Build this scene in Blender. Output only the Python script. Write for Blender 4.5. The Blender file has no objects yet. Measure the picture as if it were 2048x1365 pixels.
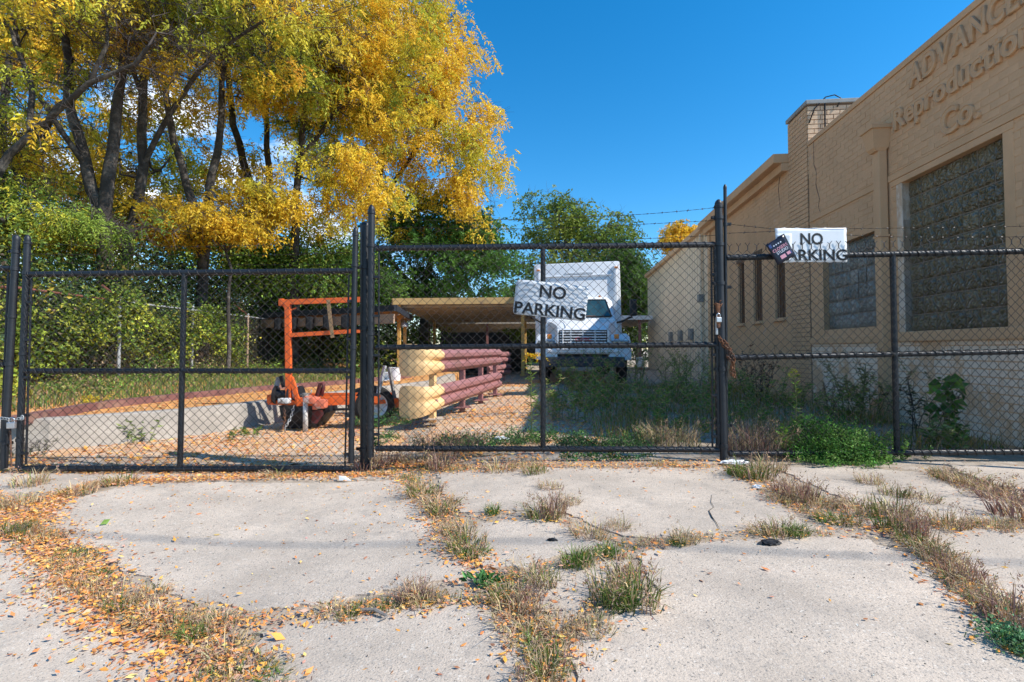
import bpy, bmesh, math, random
import numpy as np
from mathutils import Vector, Matrix, Quaternion, noise as mnoise
R = math.radians
S = bpy.context.scene
COL = S.collection
random.seed(7)
rng = np.random.default_rng(11)

# ---------------------------------------------------------------- camera
FPX, PITCH, CAMZ = 1000.0, R(1.8), 0.90
CY = 698.0 - FPX * math.tan(PITCH)
cam_d = bpy.data.cameras.new('camera'); cam = bpy.data.objects.new('camera', cam_d); COL.objects.link(cam)
cam_d.sensor_width = 36.0; cam_d.lens = 36.0 * FPX / 2048.0
cam_d.shift_y = (CY - 682.5) / 2048.0
cam_d.clip_start = 0.05; cam_d.clip_end = 2000
cam.location = (0, 0, CAMZ); cam.rotation_euler = (R(90) + PITCH, 0, 0)
S.camera = cam

# ---------------------------------------------------------------- sun, sky, exposure
SUN_EL = R(43)
TO_SUN = Vector((0.944, -0.33, 0)).normalized() * math.cos(SUN_EL) + Vector((0, 0, math.sin(SUN_EL)))
sd = bpy.data.lights.new('sun', 'SUN'); sd.energy = 4.3; sd.angle = R(0.5); sd.color = (1.0, 0.955, 0.88)
sun = bpy.data.objects.new('sun', sd); COL.objects.link(sun)
sun.rotation_euler = TO_SUN.to_track_quat('Z', 'Y').to_euler(); sun.location = (10, -8, 12)
w = bpy.data.worlds.new('World'); S.world = w; w.use_nodes = True
nt = w.node_tree; nt.nodes.clear()
def wn(t, **k):
    n = nt.nodes.new(t)
    for a, b in k.items(): setattr(n, a, b)
    return n
out = wn('ShaderNodeOutputWorld'); bg = wn('ShaderNodeBackground')
sky = wn('ShaderNodeTexSky', sky_type='NISHITA', sun_disc=False, sun_elevation=SUN_EL,
         sun_rotation=math.atan2(TO_SUN.x, TO_SUN.y), altitude=900, air_density=1.15, dust_density=0.2, ozone_density=4.5)
hs = wn('ShaderNodeHueSaturation'); hs.inputs['Saturation'].default_value = 1.34; hs.inputs['Value'].default_value = 1.0
hs.inputs['Hue'].default_value = 0.494
tc = wn('ShaderNodeTexCoord'); no = wn('ShaderNodeTexNoise'); no.inputs['Scale'].default_value = 4.2; no.inputs['Detail'].default_value = 9
no.inputs['Roughness'].default_value = 0.62
mp = wn('ShaderNodeMapping'); mp.inputs['Scale'].default_value = (1, 1, 2.2)
rp = wn('ShaderNodeValToRGB'); rp.color_ramp.elements[0].position = 0.47; rp.color_ramp.elements[1].position = 0.60
# the bank of fair-weather cloud stands to the west (left), the rest of the sky is clear
dt = wn('ShaderNodeVectorMath', operation='DOT_PRODUCT'); dt.inputs[1].default_value = Vector((-0.88, 0.48, 0.0))
mr = wn('ShaderNodeMapRange'); mr.inputs['From Min'].default_value = 0.50; mr.inputs['From Max'].default_value = 0.85
mu = wn('ShaderNodeMath', operation='MULTIPLY')
mx = wn('ShaderNodeMixRGB'); mx.inputs['Color2'].default_value = (8.2, 8.6, 9.2, 1)
L = nt.links.new
L(sky.outputs[0], hs.inputs['Color']); L(hs.outputs[0], mx.inputs['Color1'])
L(tc.outputs['Generated'], mp.inputs[0]); L(mp.outputs[0], no.inputs['Vector']); L(no.outputs['Fac'], rp.inputs[0])
L(tc.outputs['Generated'], dt.inputs[0]); L(dt.outputs['Value'], mr.inputs['Value'])
L(rp.outputs['Color'], mu.inputs[0]); L(mr.outputs[0], mu.inputs[1]); L(mu.outputs[0], mx.inputs['Fac'])
L(mx.outputs[0], bg.inputs['Color']); bg.inputs['Strength'].default_value = 0.15
L(bg.outputs[0], out.inputs['Surface'])
vs = S.view_settings; vs.view_transform = 'Standard'; vs.look = 'None'; vs.gamma = 1; vs.exposure = 0.55; vs.use_curve_mapping = False
S.render.engine = 'CYCLES'

# ---------------------------------------------------------------- surveying: a ray of the photo met with a depth or the ground
def ray(px, py):
    a = (px - 1024.0) / FPX; b = (CY - py) / FPX
    return Vector((a, math.cos(PITCH) - b * math.sin(PITCH), math.sin(PITCH) + b * math.cos(PITCH)))
def P(px, py, Y):
    d = ray(px, py); t = Y / d.y
    return Vector((d.x * t, Y, CAMZ + d.z * t))
def ss(t):
    t = min(1.0, max(0.0, t)); return t * t * (3 - 2 * t)
def gz(x, y):
    return -0.10 * ss((0.4 - x) / 1.8)
def G(px, py):
    d = ray(px, py); z = 0.0
    for _ in range(12):
        t = (z - CAMZ) / d.z; x, y = d.x * t, d.y * t; z = gz(x, y)
    return Vector((x, y, z))

# ---------------------------------------------------------------- materials
MATS = {}
def mat(name, col, rough=0.8, var=0.25, scale=8.0, bump=0.0, bscale=60.0, col2=None, thr=(0.45, 0.6), metal=0.0, spec=0.3, detail=6, coat=0):
    if name in MATS: return MATS[name]
    m = bpy.data.materials.new(name); m.use_nodes = True; t = m.node_tree; b = t.nodes['Principled BSDF']
    b.inputs['Roughness'].default_value = rough; b.inputs['Metallic'].default_value = metal
    b.inputs['Specular IOR Level'].default_value = spec; b.inputs['Coat Weight'].default_value = coat
    tc = t.nodes.new('ShaderNodeTexCoord'); n = t.nodes.new('ShaderNodeTexNoise')
    n.inputs['Scale'].default_value = scale; n.inputs['Detail'].default_value = detail; n.inputs['Roughness'].default_value = 0.62
    t.links.new(tc.outputs['Object'], n.inputs['Vector'])
    r = t.nodes.new('ShaderNodeValToRGB'); e = r.color_ramp.elements
    c = Vector(col[:3])
    e[0].position = 0.3; e[0].color = (*(c * (1 - var)), 1); e[1].position = 0.7; e[1].color = (*[min(1, v * (1 + var)) for v in c], 1)
    t.links.new(n.outputs['Fac'], r.inputs[0]); last = r.outputs[0]
    if col2 is not None:
        n2 = t.nodes.new('ShaderNodeTexNoise'); n2.inputs['Scale'].default_value = scale * 0.45; n2.inputs['Detail'].default_value = 10
        n2.inputs['Roughness'].default_value = 0.72
        t.links.new(tc.outputs['Object'], n2.inputs['Vector'])
        r2 = t.nodes.new('ShaderNodeValToRGB'); r2.color_ramp.elements[0].position = thr[0]; r2.color_ramp.elements[1].position = thr[1]
        t.links.new(n2.outputs['Fac'], r2.inputs[0])
        mxn = t.nodes.new('ShaderNodeMixRGB'); mxn.inputs['Color2'].default_value = (*col2[:3], 1)
        t.links.new(r2.outputs[0], mxn.inputs['Fac']); t.links.new(last, mxn.inputs['Color1']); last = mxn.outputs[0]
    t.links.new(last, b.inputs['Base Color'])
    if bump:
        n3 = t.nodes.new('ShaderNodeTexNoise'); n3.inputs['Scale'].default_value = bscale; n3.inputs['Detail'].default_value = 5
        t.links.new(tc.outputs['Object'], n3.inputs['Vector'])
        bp = t.nodes.new('ShaderNodeBump'); bp.inputs['Strength'].default_value = bump; bp.inputs['Distance'].default_value = 0.01
        t.links.new(n3.outputs['Fac'], bp.inputs['Height']); t.links.new(bp.outputs[0], b.inputs['Normal'])
    MATS[name] = m; return m
def leaf_mat(name, transl=0.35, rough=0.55):
    if name in MATS: return MATS[name]
    m = bpy.data.materials.new(name); m.use_nodes = True; t = m.node_tree; b = t.nodes['Principled BSDF']
    a = t.nodes.new('ShaderNodeAttribute'); a.attribute_name = 'leafcol'
    b.inputs['Roughness'].default_value = rough; b.inputs['Specular IOR Level'].default_value = 0.25
    tr = t.nodes.new('ShaderNodeBsdfTranslucent'); mxs = t.nodes.new('ShaderNodeMixShader'); mxs.inputs[0].default_value = transl
    t.links.new(a.outputs['Color'], b.inputs['Base Color']); t.links.new(a.outputs['Color'], tr.inputs['Color'])
    o = t.nodes['Material Output']
    t.links.new(b.outputs[0], mxs.inputs[1]); t.links.new(tr.outputs[0], mxs.inputs[2]); t.links.new(mxs.outputs[0], o.inputs['Surface'])
    MATS[name] = m; return m

# ---------------------------------------------------------------- mesh builder and object helpers
class MB:
    def __init__(s): s.v = []; s.f = []
    def add(s, vs_, fs):
        o = len(s.v); s.v += [tuple(v) for v in vs_]; s.f += [tuple(i + o for i in f) for f in fs]; return s
    def box(s, c, size, rot=None, bev=0.0):
        hx, hy, hz = size[0] / 2, size[1] / 2, size[2] / 2; c = Vector(c)
        if bev:
            b = bev; pts = []
            bm = bmesh.new(); bmesh.ops.create_cube(bm, size=1.0, matrix=Matrix.Diagonal((size[0], size[1], size[2], 1)))
            bmesh.ops.bevel(bm, geom=bm.edges[:], offset=b, segments=2, affect='EDGES', profile=0.6)
            bm.verts.index_update(); vv = [v.co.copy() for v in bm.verts]; ff = [[v.index for v in f.verts] for f in bm.faces]; bm.free()
        else:
            vv = [Vector((x * hx, y * hy, z * hz)) for x in (-1, 1) for y in (-1, 1) for z in (-1, 1)]
            ff = [(0, 1, 3, 2), (4, 6, 7, 5), (0, 4, 5, 1), (2, 3, 7, 6), (0, 2, 6, 4), (1, 5, 7, 3)]
        if rot is not None: vv = [rot @ v for v in vv]
        return s.add([v + c for v in vv], ff)
    def bar(s, a, b, wx, wz, up=(0, 0, 1)):
        a, b = Vector(a), Vector(b); d = (b - a).normalized(); u = Vector(up)
        if abs(d.dot(u)) > 0.98: u = Vector((0, 1, 0))
        x = d.cross(u).normalized(); z = x.cross(d)
        vv = [p + x * (i * wx / 2) + z * (j * wz / 2) for p in (a, b) for i, j in ((-1, -1), (1, -1), (1, 1), (-1, 1))]
        return s.add(vv, [(0, 1, 2, 3), (7, 6, 5, 4), (0, 4, 5, 1), (1, 5, 6, 2), (2, 6, 7, 3), (3, 7, 4, 0)])
    def tube(s, pts, r, n=8, cap=True):
        pts = [Vector(p) for p in pts]; rs = r if hasattr(r, '__len__') else [r] * len(pts)
        t0 = (pts[1] - pts[0]).normalized(); u = t0.orthogonal().normalized(); vv = []
        for i, p in enumerate(pts):
            t = (pts[min(i + 1, len(pts) - 1)] - pts[max(i - 1, 0)]).normalized()
            u = (u - t * u.dot(t)); u = u.normalized() if u.length > 1e-6 else t.orthogonal().normalized(); w_ = t.cross(u)
            vv += [p + (u * math.cos(2 * math.pi * k / n) + w_ * math.sin(2 * math.pi * k / n)) * rs[i] for k in range(n)]
        ff = [(i * n + k, i * n + (k + 1) % n, (i + 1) * n + (k + 1) % n, (i + 1) * n + k) for i in range(len(pts) - 1) for k in range(n)]
        if cap: ff += [tuple(range(n - 1, -1, -1)), tuple(range((len(pts) - 1) * n, len(pts) * n))]
        return s.add(vv, ff)
    def lathe(s, prof, c=(0, 0, 0), rot=None, n=20, caps=True):
        c = Vector(c); vv = []
        for r, z in prof:
            for k in range(n):
                v = Vector((r * math.cos(2 * math.pi * k / n), r * math.sin(2 * math.pi * k / n), z))
                vv.append((rot @ v if rot is not None else v) + c)
        m = len(prof)
        ff = [(i * n + k, i * n + (k + 1) % n, (i + 1) * n + (k + 1) % n, (i + 1) * n + k) for i in range(m - 1) for k in range(n)]
        if caps: ff += [tuple(range(n - 1, -1, -1)), tuple(range((m - 1) * n, m * n))]
        return s.add(vv, ff)
    def loft(s, rings, cap=True):
        n = len(rings[0]); vv = [p for r in rings for p in r]
        ff = [(i * n + k, i * n + (k + 1) % n, (i + 1) * n + (k + 1) % n, (i + 1) * n + k) for i in range(len(rings) - 1) for k in range(n)]
        if cap: ff += [tuple(range(n - 1, -1, -1)), tuple(range((len(rings) - 1) * n, len(rings) * n))]
        return s.add(vv, ff)
    def mesh(s, name, m, smooth=False):
        me = bpy.data.meshes.new(name); me.from_pydata(s.v, [], s.f); me.materials.append(m)
        if smooth: me.polygons.foreach_set('use_smooth', [True] * len(me.polygons))
        bm = bmesh.new(); bm.from_mesh(me); bmesh.ops.recalc_face_normals(bm, faces=bm.faces[:]); bm.to_mesh(me); bm.free()
        return me
    def obj(s, name, m, parent=None, smooth=False, loc=None):
        return link(name, s.mesh(name, m, smooth), parent, loc)
def link(name, me, parent=None, loc=None, rot=None, scale=None):
    o = bpy.data.objects.new(name, me); COL.objects.link(o)
    if parent is not None: o.parent = parent
    if loc is not None: o.location = loc
    if rot is not None: o.rotation_euler = rot
    if scale is not None: o.scale = scale if hasattr(scale, '__len__') else (scale,) * 3
    return o
def tag(o, label=None, cat=None, group=None, kind=None):
    if label: o['label'] = label
    if cat: o['category'] = cat
    if group: o['group'] = group
    if kind: o['kind'] = kind
    return o
def thing(name, loc, label, cat, rz=0.0, group=None):
    o = bpy.data.objects.new(name, None); COL.objects.link(o); o.location = loc; o.rotation_euler = (0, 0, rz)
    o.empty_display_size = 0.1
    return tag(o, label, cat, group)
def copy_tree(o, parent=None):
    c = o.copy(); COL.objects.link(c)
    if parent is not None: c.parent = parent
    for ch in list(o.children): copy_tree(ch, c)
    return c
def autosm(o, ang=40):
    me = o.data
    me.polygons.foreach_set('use_smooth', [True] * len(me.polygons))
    try: me.set_sharp_from_angle(angle=R(ang))
    except Exception: pass
    return o
def fast_mesh(name, verts, quads, m, cols=None, smooth=False):
    """verts (n,3), quads (k,q) all the same size"""
    me = bpy.data.meshes.new(name); k, q = quads.shape
    me.vertices.add(len(verts)); me.vertices.foreach_set('co', np.ascontiguousarray(verts, dtype=np.float32).ravel())
    me.loops.add(k * q); me.loops.foreach_set('vertex_index', quads.astype(np.int32).ravel())
    me.polygons.add(k); me.polygons.foreach_set('loop_start', np.arange(0, k * q, q, dtype=np.int32))
    me.polygons.foreach_set('use_smooth', np.full(k, smooth))
    me.update(calc_edges=True); me.materials.append(m)
    if cols is not None:
        a = me.attributes.new('leafcol', 'FLOAT_COLOR', 'FACE')
        c4 = np.ones((k, 4), dtype=np.float32); c4[:, :3] = cols; a.data.foreach_set('color', c4.ravel())
    return me
def norm(a): return a / np.maximum(np.linalg.norm(a, axis=-1, keepdims=True), 1e-9)
def leaves(name, pos, dirs, ln, wd, cols, m):
    """rhombic leaves, slightly folded: pos (n,3) base point, dirs (n,3)"""
    n = len(pos); d = norm(dirs); up = norm(rng.normal(size=(n, 3))); sd_ = norm(np.cross(d, up)); nn = np.cross(sd_, d)
    ln = np.broadcast_to(np.asarray(ln, dtype=float), (n,))[:, None]; wd = np.broadcast_to(np.asarray(wd, dtype=float), (n,))[:, None]
    v = np.empty((n, 4, 3)); v[:, 0] = pos
    mid = pos + d * ln * 0.45 + nn * wd * 0.25
    v[:, 1] = mid + sd_ * wd * 0.5; v[:, 3] = mid - sd_ * wd * 0.5; v[:, 2] = pos + d * ln - nn * wd * 0.15
    return fast_mesh(name, v.reshape(-1, 3), np.arange(4 * n).reshape(n, 4), m, cols)
def blades(name, base, lean, h, wd, cols, m):
    """grass blades in two segments: quad + tip quad (pinched)"""
    n = len(base); h = h[:, None]; wd = np.broadcast_to(np.asarray(wd, dtype=float), (n,))[:, None]
    sd_ = norm(np.stack([rng.normal(size=n), rng.normal(size=n), np.zeros(n)], 1))
    up = np.array([0, 0, 1.0]); l2 = lean
    m1 = base + up * h * 0.55 + l2 * h * 0.25; tip = base + up * h * (1 - 0.35 * np.minimum(1, np.linalg.norm(l2, axis=1)))[:, None] + l2 * h * 0.85
    v = np.empty((n, 6, 3)); v[:, 0] = base - sd_ * wd * 0.5; v[:, 1] = base + sd_ * wd * 0.5
    v[:, 2] = m1 + sd_ * wd * 0.42; v[:, 3] = m1 - sd_ * wd * 0.42; v[:, 4] = tip + sd_ * wd * 0.07; v[:, 5] = tip - sd_ * wd * 0.07
    b = (np.arange(n) * 6)[:, None]
    q = np.concatenate([b + np.array([[0, 1, 2, 3]]), b + np.array([[3, 2, 4, 5]])], 1).reshape(-1, 4)
    return fast_mesh(name, v.reshape(-1, 3), q, m, np.repeat(cols, 2, axis=0))
def pick(pal, wts, n, jit=0.22):
    pal = np.array(pal, dtype=float); wts = np.array(wts, dtype=float); wts /= wts.sum()
    c = pal[rng.choice(len(pal), n, p=wts)]
    return np.clip(c * (1 + jit * rng.normal(size=(n, 1))) * (1 + 0.06 * rng.normal(size=(n, 3))), 0.004, 0.95)
LEAF = leaf_mat('leaf', 0.35); GRASS = leaf_mat('grass_blade', 0.25, 0.7); LITTER = leaf_mat('fallen_leaf', 0.05, 0.8)
YEL = (0.90, 0.585, 0.05); ORG = (0.86, 0.43, 0.07); YG = (0.52, 0.52, 0.06); GRN = (0.13, 0.22, 0.03); DGRN = (0.045, 0.105, 0.018)
STRAW = (0.62, 0.47, 0.26); TANG = (0.45, 0.30, 0.17); PURP = (0.38, 0.24, 0.19); OLIVE = (0.17, 0.19, 0.05)

# ---------------------------------------------------------------- ground
conc = mat('old_concrete', (0.58, 0.475, 0.375), 0.9, 0.15, 3.0, 0.35, 130, col2=(0.45, 0.38, 0.31), thr=(0.5, 0.7), detail=12)
# speckle of exposed aggregate and stains
def speckle(m):
    t = m.node_tree; b = t.nodes['Principled BSDF']; src = b.inputs['Base Color'].links[0].from_socket
    tc = t.nodes.new('ShaderNodeTexCoord'); last = src
    for sc, lo, hi, c, f in ((140, 0.58, 0.68, (0.14, 0.13, 0.12), 0.8), (34, 0.55, 0.72, (0.30, 0.27, 0.24), 0.45), (75, 0.60, 0.70, (0.78, 0.70, 0.60), 0.6), (320, 0.56, 0.66, (0.22, 0.2, 0.18), 0.55), (1.6, 0.45, 0.75, (0.30, 0.25, 0.20), 0.5), (4.3, 0.60, 0.66, (0.34, 0.29, 0.24), 0.4)):
        n = t.nodes.new('ShaderNodeTexNoise'); n.inputs['Scale'].default_value = sc; n.inputs['Detail'].default_value = 3 if sc > 10 else 9
        r = t.nodes.new('ShaderNodeValToRGB'); r.color_ramp.elements[0].position = lo; r.color_ramp.elements[1].position = hi; r.color_ramp.elements[1].color = (f, f, f, 1)
        mxx = t.nodes.new('ShaderNodeMixRGB'); mxx.inputs['Color2'].default_value = (*c, 1)
        t.links.new(tc.outputs['Object'], n.inputs['Vector']); t.links.new(n.outputs['Fac'], r.inputs[0]); t.links.new(r.outputs[0], mxx.inputs['Fac'])
        t.links.new(last, mxx.inputs['Color1']); last = mxx.outputs[0]
    t.links.new(last, b.inputs['Base Color'])
speckle(conc)
dirt = mat('dirt', (0.34, 0.27, 0.20), 0.95, 0.3, 14, 0.5, 120, col2=(0.48, 0.40, 0.32), detail=10)
def axis(lo, hi, mid0, mid1, step):
    a = list(np.arange(mid0, mid1 + 1e-6, step)); x = mid1; s_ = step
    while x < hi: s_ *= 1.6; x += s_; a.append(x)
    x = mid0; s_ = step
    while x > lo: s_ *= 1.6; x -= s_; a.insert(0, x)
    return a
gx, gy = axis(-600, 600, -7, 5, 0.15), axis(-60, 900, -1, 14, 0.5)
vv = [(x, y, gz(x, y) - 0.010) for y in gy for x in gx]; nx = len(gx)
ff = [(j * nx + i, j * nx + i + 1, (j + 1) * nx + i + 1, (j + 1) * nx + i) for j in range(len(gy) - 1) for i in range(nx - 1)]
MB().add(vv, ff).obj('ground', dirt, smooth=True)['kind'] = 'structure'

pave = thing('pavement', (0, 0, 0), None, None); pave['kind'] = 'structure'
def poly_slab(pts, name, m, parent, thick=0.05, top=0.0, rough=0.010, step=0.22, gzf=gz, grow_=0.0):
    """pts: world xy outline. A slab following the ground, edges broken."""
    P2 = []
    n = len(pts); pts = [Vector(p[:2]) for p in pts]
    if grow_:
        ar = sum(pts[i].x * pts[(i + 1) % n].y - pts[(i + 1) % n].x * pts[i].y for i in range(n)); sg = 1 if ar > 0 else -1; q = []
        for i in range(n):
            e1 = (pts[i] - pts[i - 1]).normalized(); e2 = (pts[(i + 1) % n] - pts[i]).normalized(); m_ = (Vector((e1.y, -e1.x)) + Vector((e2.y, -e2.x))); m_ = m_.normalized() if m_.length > .3 else Vector((0, 0))
            q.append(pts[i] + m_ * sg * grow_)
        pts = q
    for i in range(n):
        a, b = Vector(pts[i][:2]), Vector(pts[(i + 1) % n][:2]); k = max(1, int((b - a).length / 0.025))
        nrm = Vector((-(b - a).y, (b - a).x)).normalized()
        for j in range(k):
            p = a.lerp(b, j / k)
            q = mnoise.noise(Vector((p.x * 4, p.y * 4, 3.0))) * rough * 3 + mnoise.noise(Vector((p.x * 19, p.y * 19, 9.0))) * rough * 1.3 + mnoise.noise(Vector((p.x * 47, p.y * 47, 5.0))) * rough * .8
            p = p + nrm * q; P2.append(p)
    bm = bmesh.new(); vs_ = [bm.verts.new((p.x, p.y, 0)) for p in P2]; bm.faces.new(vs_)
    bmesh.ops.triangulate(bm, faces=bm.faces[:])
    xs = [p.x for p in P2]; ys = [p.y for p in P2]
    for ax, lo, hi in ((0, min(xs), max(xs)), (1, min(ys), max(ys))):
        c = lo + step
        while c < hi:
            no_ = Vector((1, 0, 0)) if ax == 0 else Vector((0, 1, 0))
            bmesh.ops.bisect_plane(bm, geom=bm.verts[:] + bm.edges[:] + bm.faces[:], plane_co=no_ * c, plane_no=no_); c += step
    r = bmesh.ops.extrude_face_region(bm, geom=bm.faces[:])
    newv = set(g for g in r['geom'] if isinstance(g, bmesh.types.BMVert))
    for v in bm.verts: v.co.z = gzf(v.co.x, v.co.y) + (top if v in newv else top - thick)
    bmesh.ops.recalc_face_normals(bm, faces=bm.faces[:])
    me = bpy.data.meshes.new(name); bm.to_mesh(me); bm.free(); me.materials.append(m)
    return link(name, me, parent)
SL = [
 [(-700, 1075), (0, 1090), (95, 1150), (150, 1215), (215, 1262), (320, 1300), (372, 1365), (440, 1470), (-700, 1470)],
 [(95, 1040), (150, 1002), (260, 972), (420, 966), (790, 962), (838, 1010), (880, 1055), (900, 1095), (915, 1150), (830, 1168), (740, 1175), (640, 1200), (520, 1212), (420, 1200), (330, 1170), (240, 1120), (165, 1080)],
 [(520, 1262), (620, 1248), (800, 1232), (960, 1214), (1030, 1262), (1050, 1320), (1065, 1470), (560, 1470), (505, 1365)],
 [(870, 948), (1130, 938), (1440, 936), (1500, 975), (1545, 1000), (1600, 1048), (1500, 1056), (1400, 1062), (1300, 1075), (1235, 1062), (1170, 1035), (1120, 1020), (1010, 1016), (940, 1018), (905, 990)],
 [(925, 1052), (1010, 1046), (1110, 1052), (1150, 1070), (1200, 1086), (1130, 1106), (1040, 1130), (985, 1128), (950, 1090)],
 [(1060, 1170), (1110, 1150), (1200, 1128), (1250, 1120), (1225, 1160), (1180, 1170), (1150, 1215), (1120, 1240), (1075, 1220)],
 [(1290, 1112), (1400, 1088), (1560, 1076), (1740, 1078), (1800, 1105), (1860, 1160), (1925, 1225), (1975, 1275), (2048, 1330), (2300, 1470), (1180, 1470), (1155, 1330), (1165, 1290), (1215, 1262), (1300, 1215), (1330, 1180), (1300, 1150)],
 [(1850, 1078), (1960, 1066), (2200, 1060), (2700, 1230), (2500, 1420), (2090, 1290), (2020, 1210), (1960, 1160), (1900, 1112)],
 [(1560, 938), (1700, 934), (1850, 945), (1870, 962), (1920, 985), (1985, 1000), (2100, 1030), (1960, 1040), (1860, 1040), (1800, 1040), (1740, 1020), (1690, 990), (1620, 965)],
 [(1900, 930), (2300, 942), (2500, 1000), (2300, 1010), (2120, 985), (2020, 975), (1960, 955)],
 [(-800, 946), (90, 946), (700, 948), (780, 936), (800, 948), (690, 957), (300, 958), (170, 962), (90, 985), (0, 985), (-800, 1010)],
 [(-800, 1030), (0, 1020), (30, 1045), (-40, 1072), (-800, 1050)],
]
SLW = [[G(*p) for p in s_] for s_ in SL]
for s_ in SLW: poly_slab(s_, 'slab', conc, pave, top=random.uniform(-0.003, 0.004), grow_=.028, rough=.022)
# the yard behind the gates, cast in larger bays
yconc = mat('yard_concrete', (0.56, 0.43, 0.31), 0.92, 0.16, 2.2, 0.4, 90, col2=(0.62, 0.34, 0.15), thr=(0.44, 0.62), detail=10)
yard = thing('yard_paving', (0, 0, 0), None, None); yard['kind'] = 'structure'
for s_ in ([(-4.9, 4.35), (-2.4, 4.35), (-1.05, 4.35), (-1.15, 5.3), (-1.6, 7.6), (-2.9, 7.7), (-3.9, 5.9), (-4.6, 5.1)],
           [(-0.98, 4.5), (0.42, 4.6), (0.55, 7.0), (-1.0, 7.0), (-0.98, 5.4)],
           [(-1.5, 7.7), (0.58, 7.1), (0.75, 10.0), (-1.5, 10.2)],
           [(-1.5, 10.3), (0.77, 10.1), (0.95, 14.9), (-1.5, 15)]):
    poly_slab(s_, 'slab', yconc, yard, top=-0.004, rough=0.012, step=0.3)

# leaf-strewn terrace behind a low concrete retaining wall, on the left of the yard
wallpts = [(-7.2, 4.45), (-5.4, 4.75), (-4.6, 5.0), (-3.75, 5.75), (-3.35, 6.5), (-2.95, 7.75), (-2.35, 9.1), (-1.7, 10.9), (-1.6, 14)]
PZ = 0.17
def pz(x, y): return PZ + 0.10 * ss((-4.5 - x) / 3.5)
tpoly = [(-16, 4.6)] + [(a - 0.05, b + 0.03) for a, b in wallpts] + [(-1.6, 15), (-3, 30), (-16, 34)]
terr = mat('leafy_soil', (0.62, 0.30, 0.10), 0.95, 0.35, 26, 0.7, 90, col2=(0.22, 0.15, 0.09), thr=(0.52, 0.66), detail=12)
o = poly_slab(tpoly, 'terrace_ground', terr, None, thick=0.5, top=0.0, step=0.6, gzf=pz); o['kind'] = 'structure'
b = MB(); wtop = []
for i, (x, y) in enumerate(wallpts): wtop.append(Vector((x, y, 0)))
rings = []
for i, p in enumerate(wtop):
    a = wtop[max(0, i - 1)]; c = wtop[min(len(wtop) - 1, i + 1)]; d = (c - a).normalized(); n_ = Vector((-d.y, d.x, 0))
    if n_.y < 0 and n_.x > 0: n_ = -n_
    h = PZ + 0.035
    rings.append([p - n_ * .11 + Vector((0, 0, -0.3)) , p - n_ * .045 + Vector((0, 0, -.06)), p + Vector((0, 0, h - .012)), p + n_ * 0.015 + Vector((0, 0, h)), p + n_ * 0.16 + Vector((0, 0, h)), p + n_ * 0.16 + Vector((0, 0, -0.3))])
rconc = mat('retaining_concrete', (0.38, 0.335, 0.285), 0.9, 0.18, 3.5, 0.6, 60, col2=(0.22, 0.20, 0.17), thr=(.5, .7), detail=10)
o = b.loft(rings).obj('retaining_wall', rconc); tag(o, 'low grey concrete retaining wall curving behind the orange trailer', 'wall')
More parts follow.
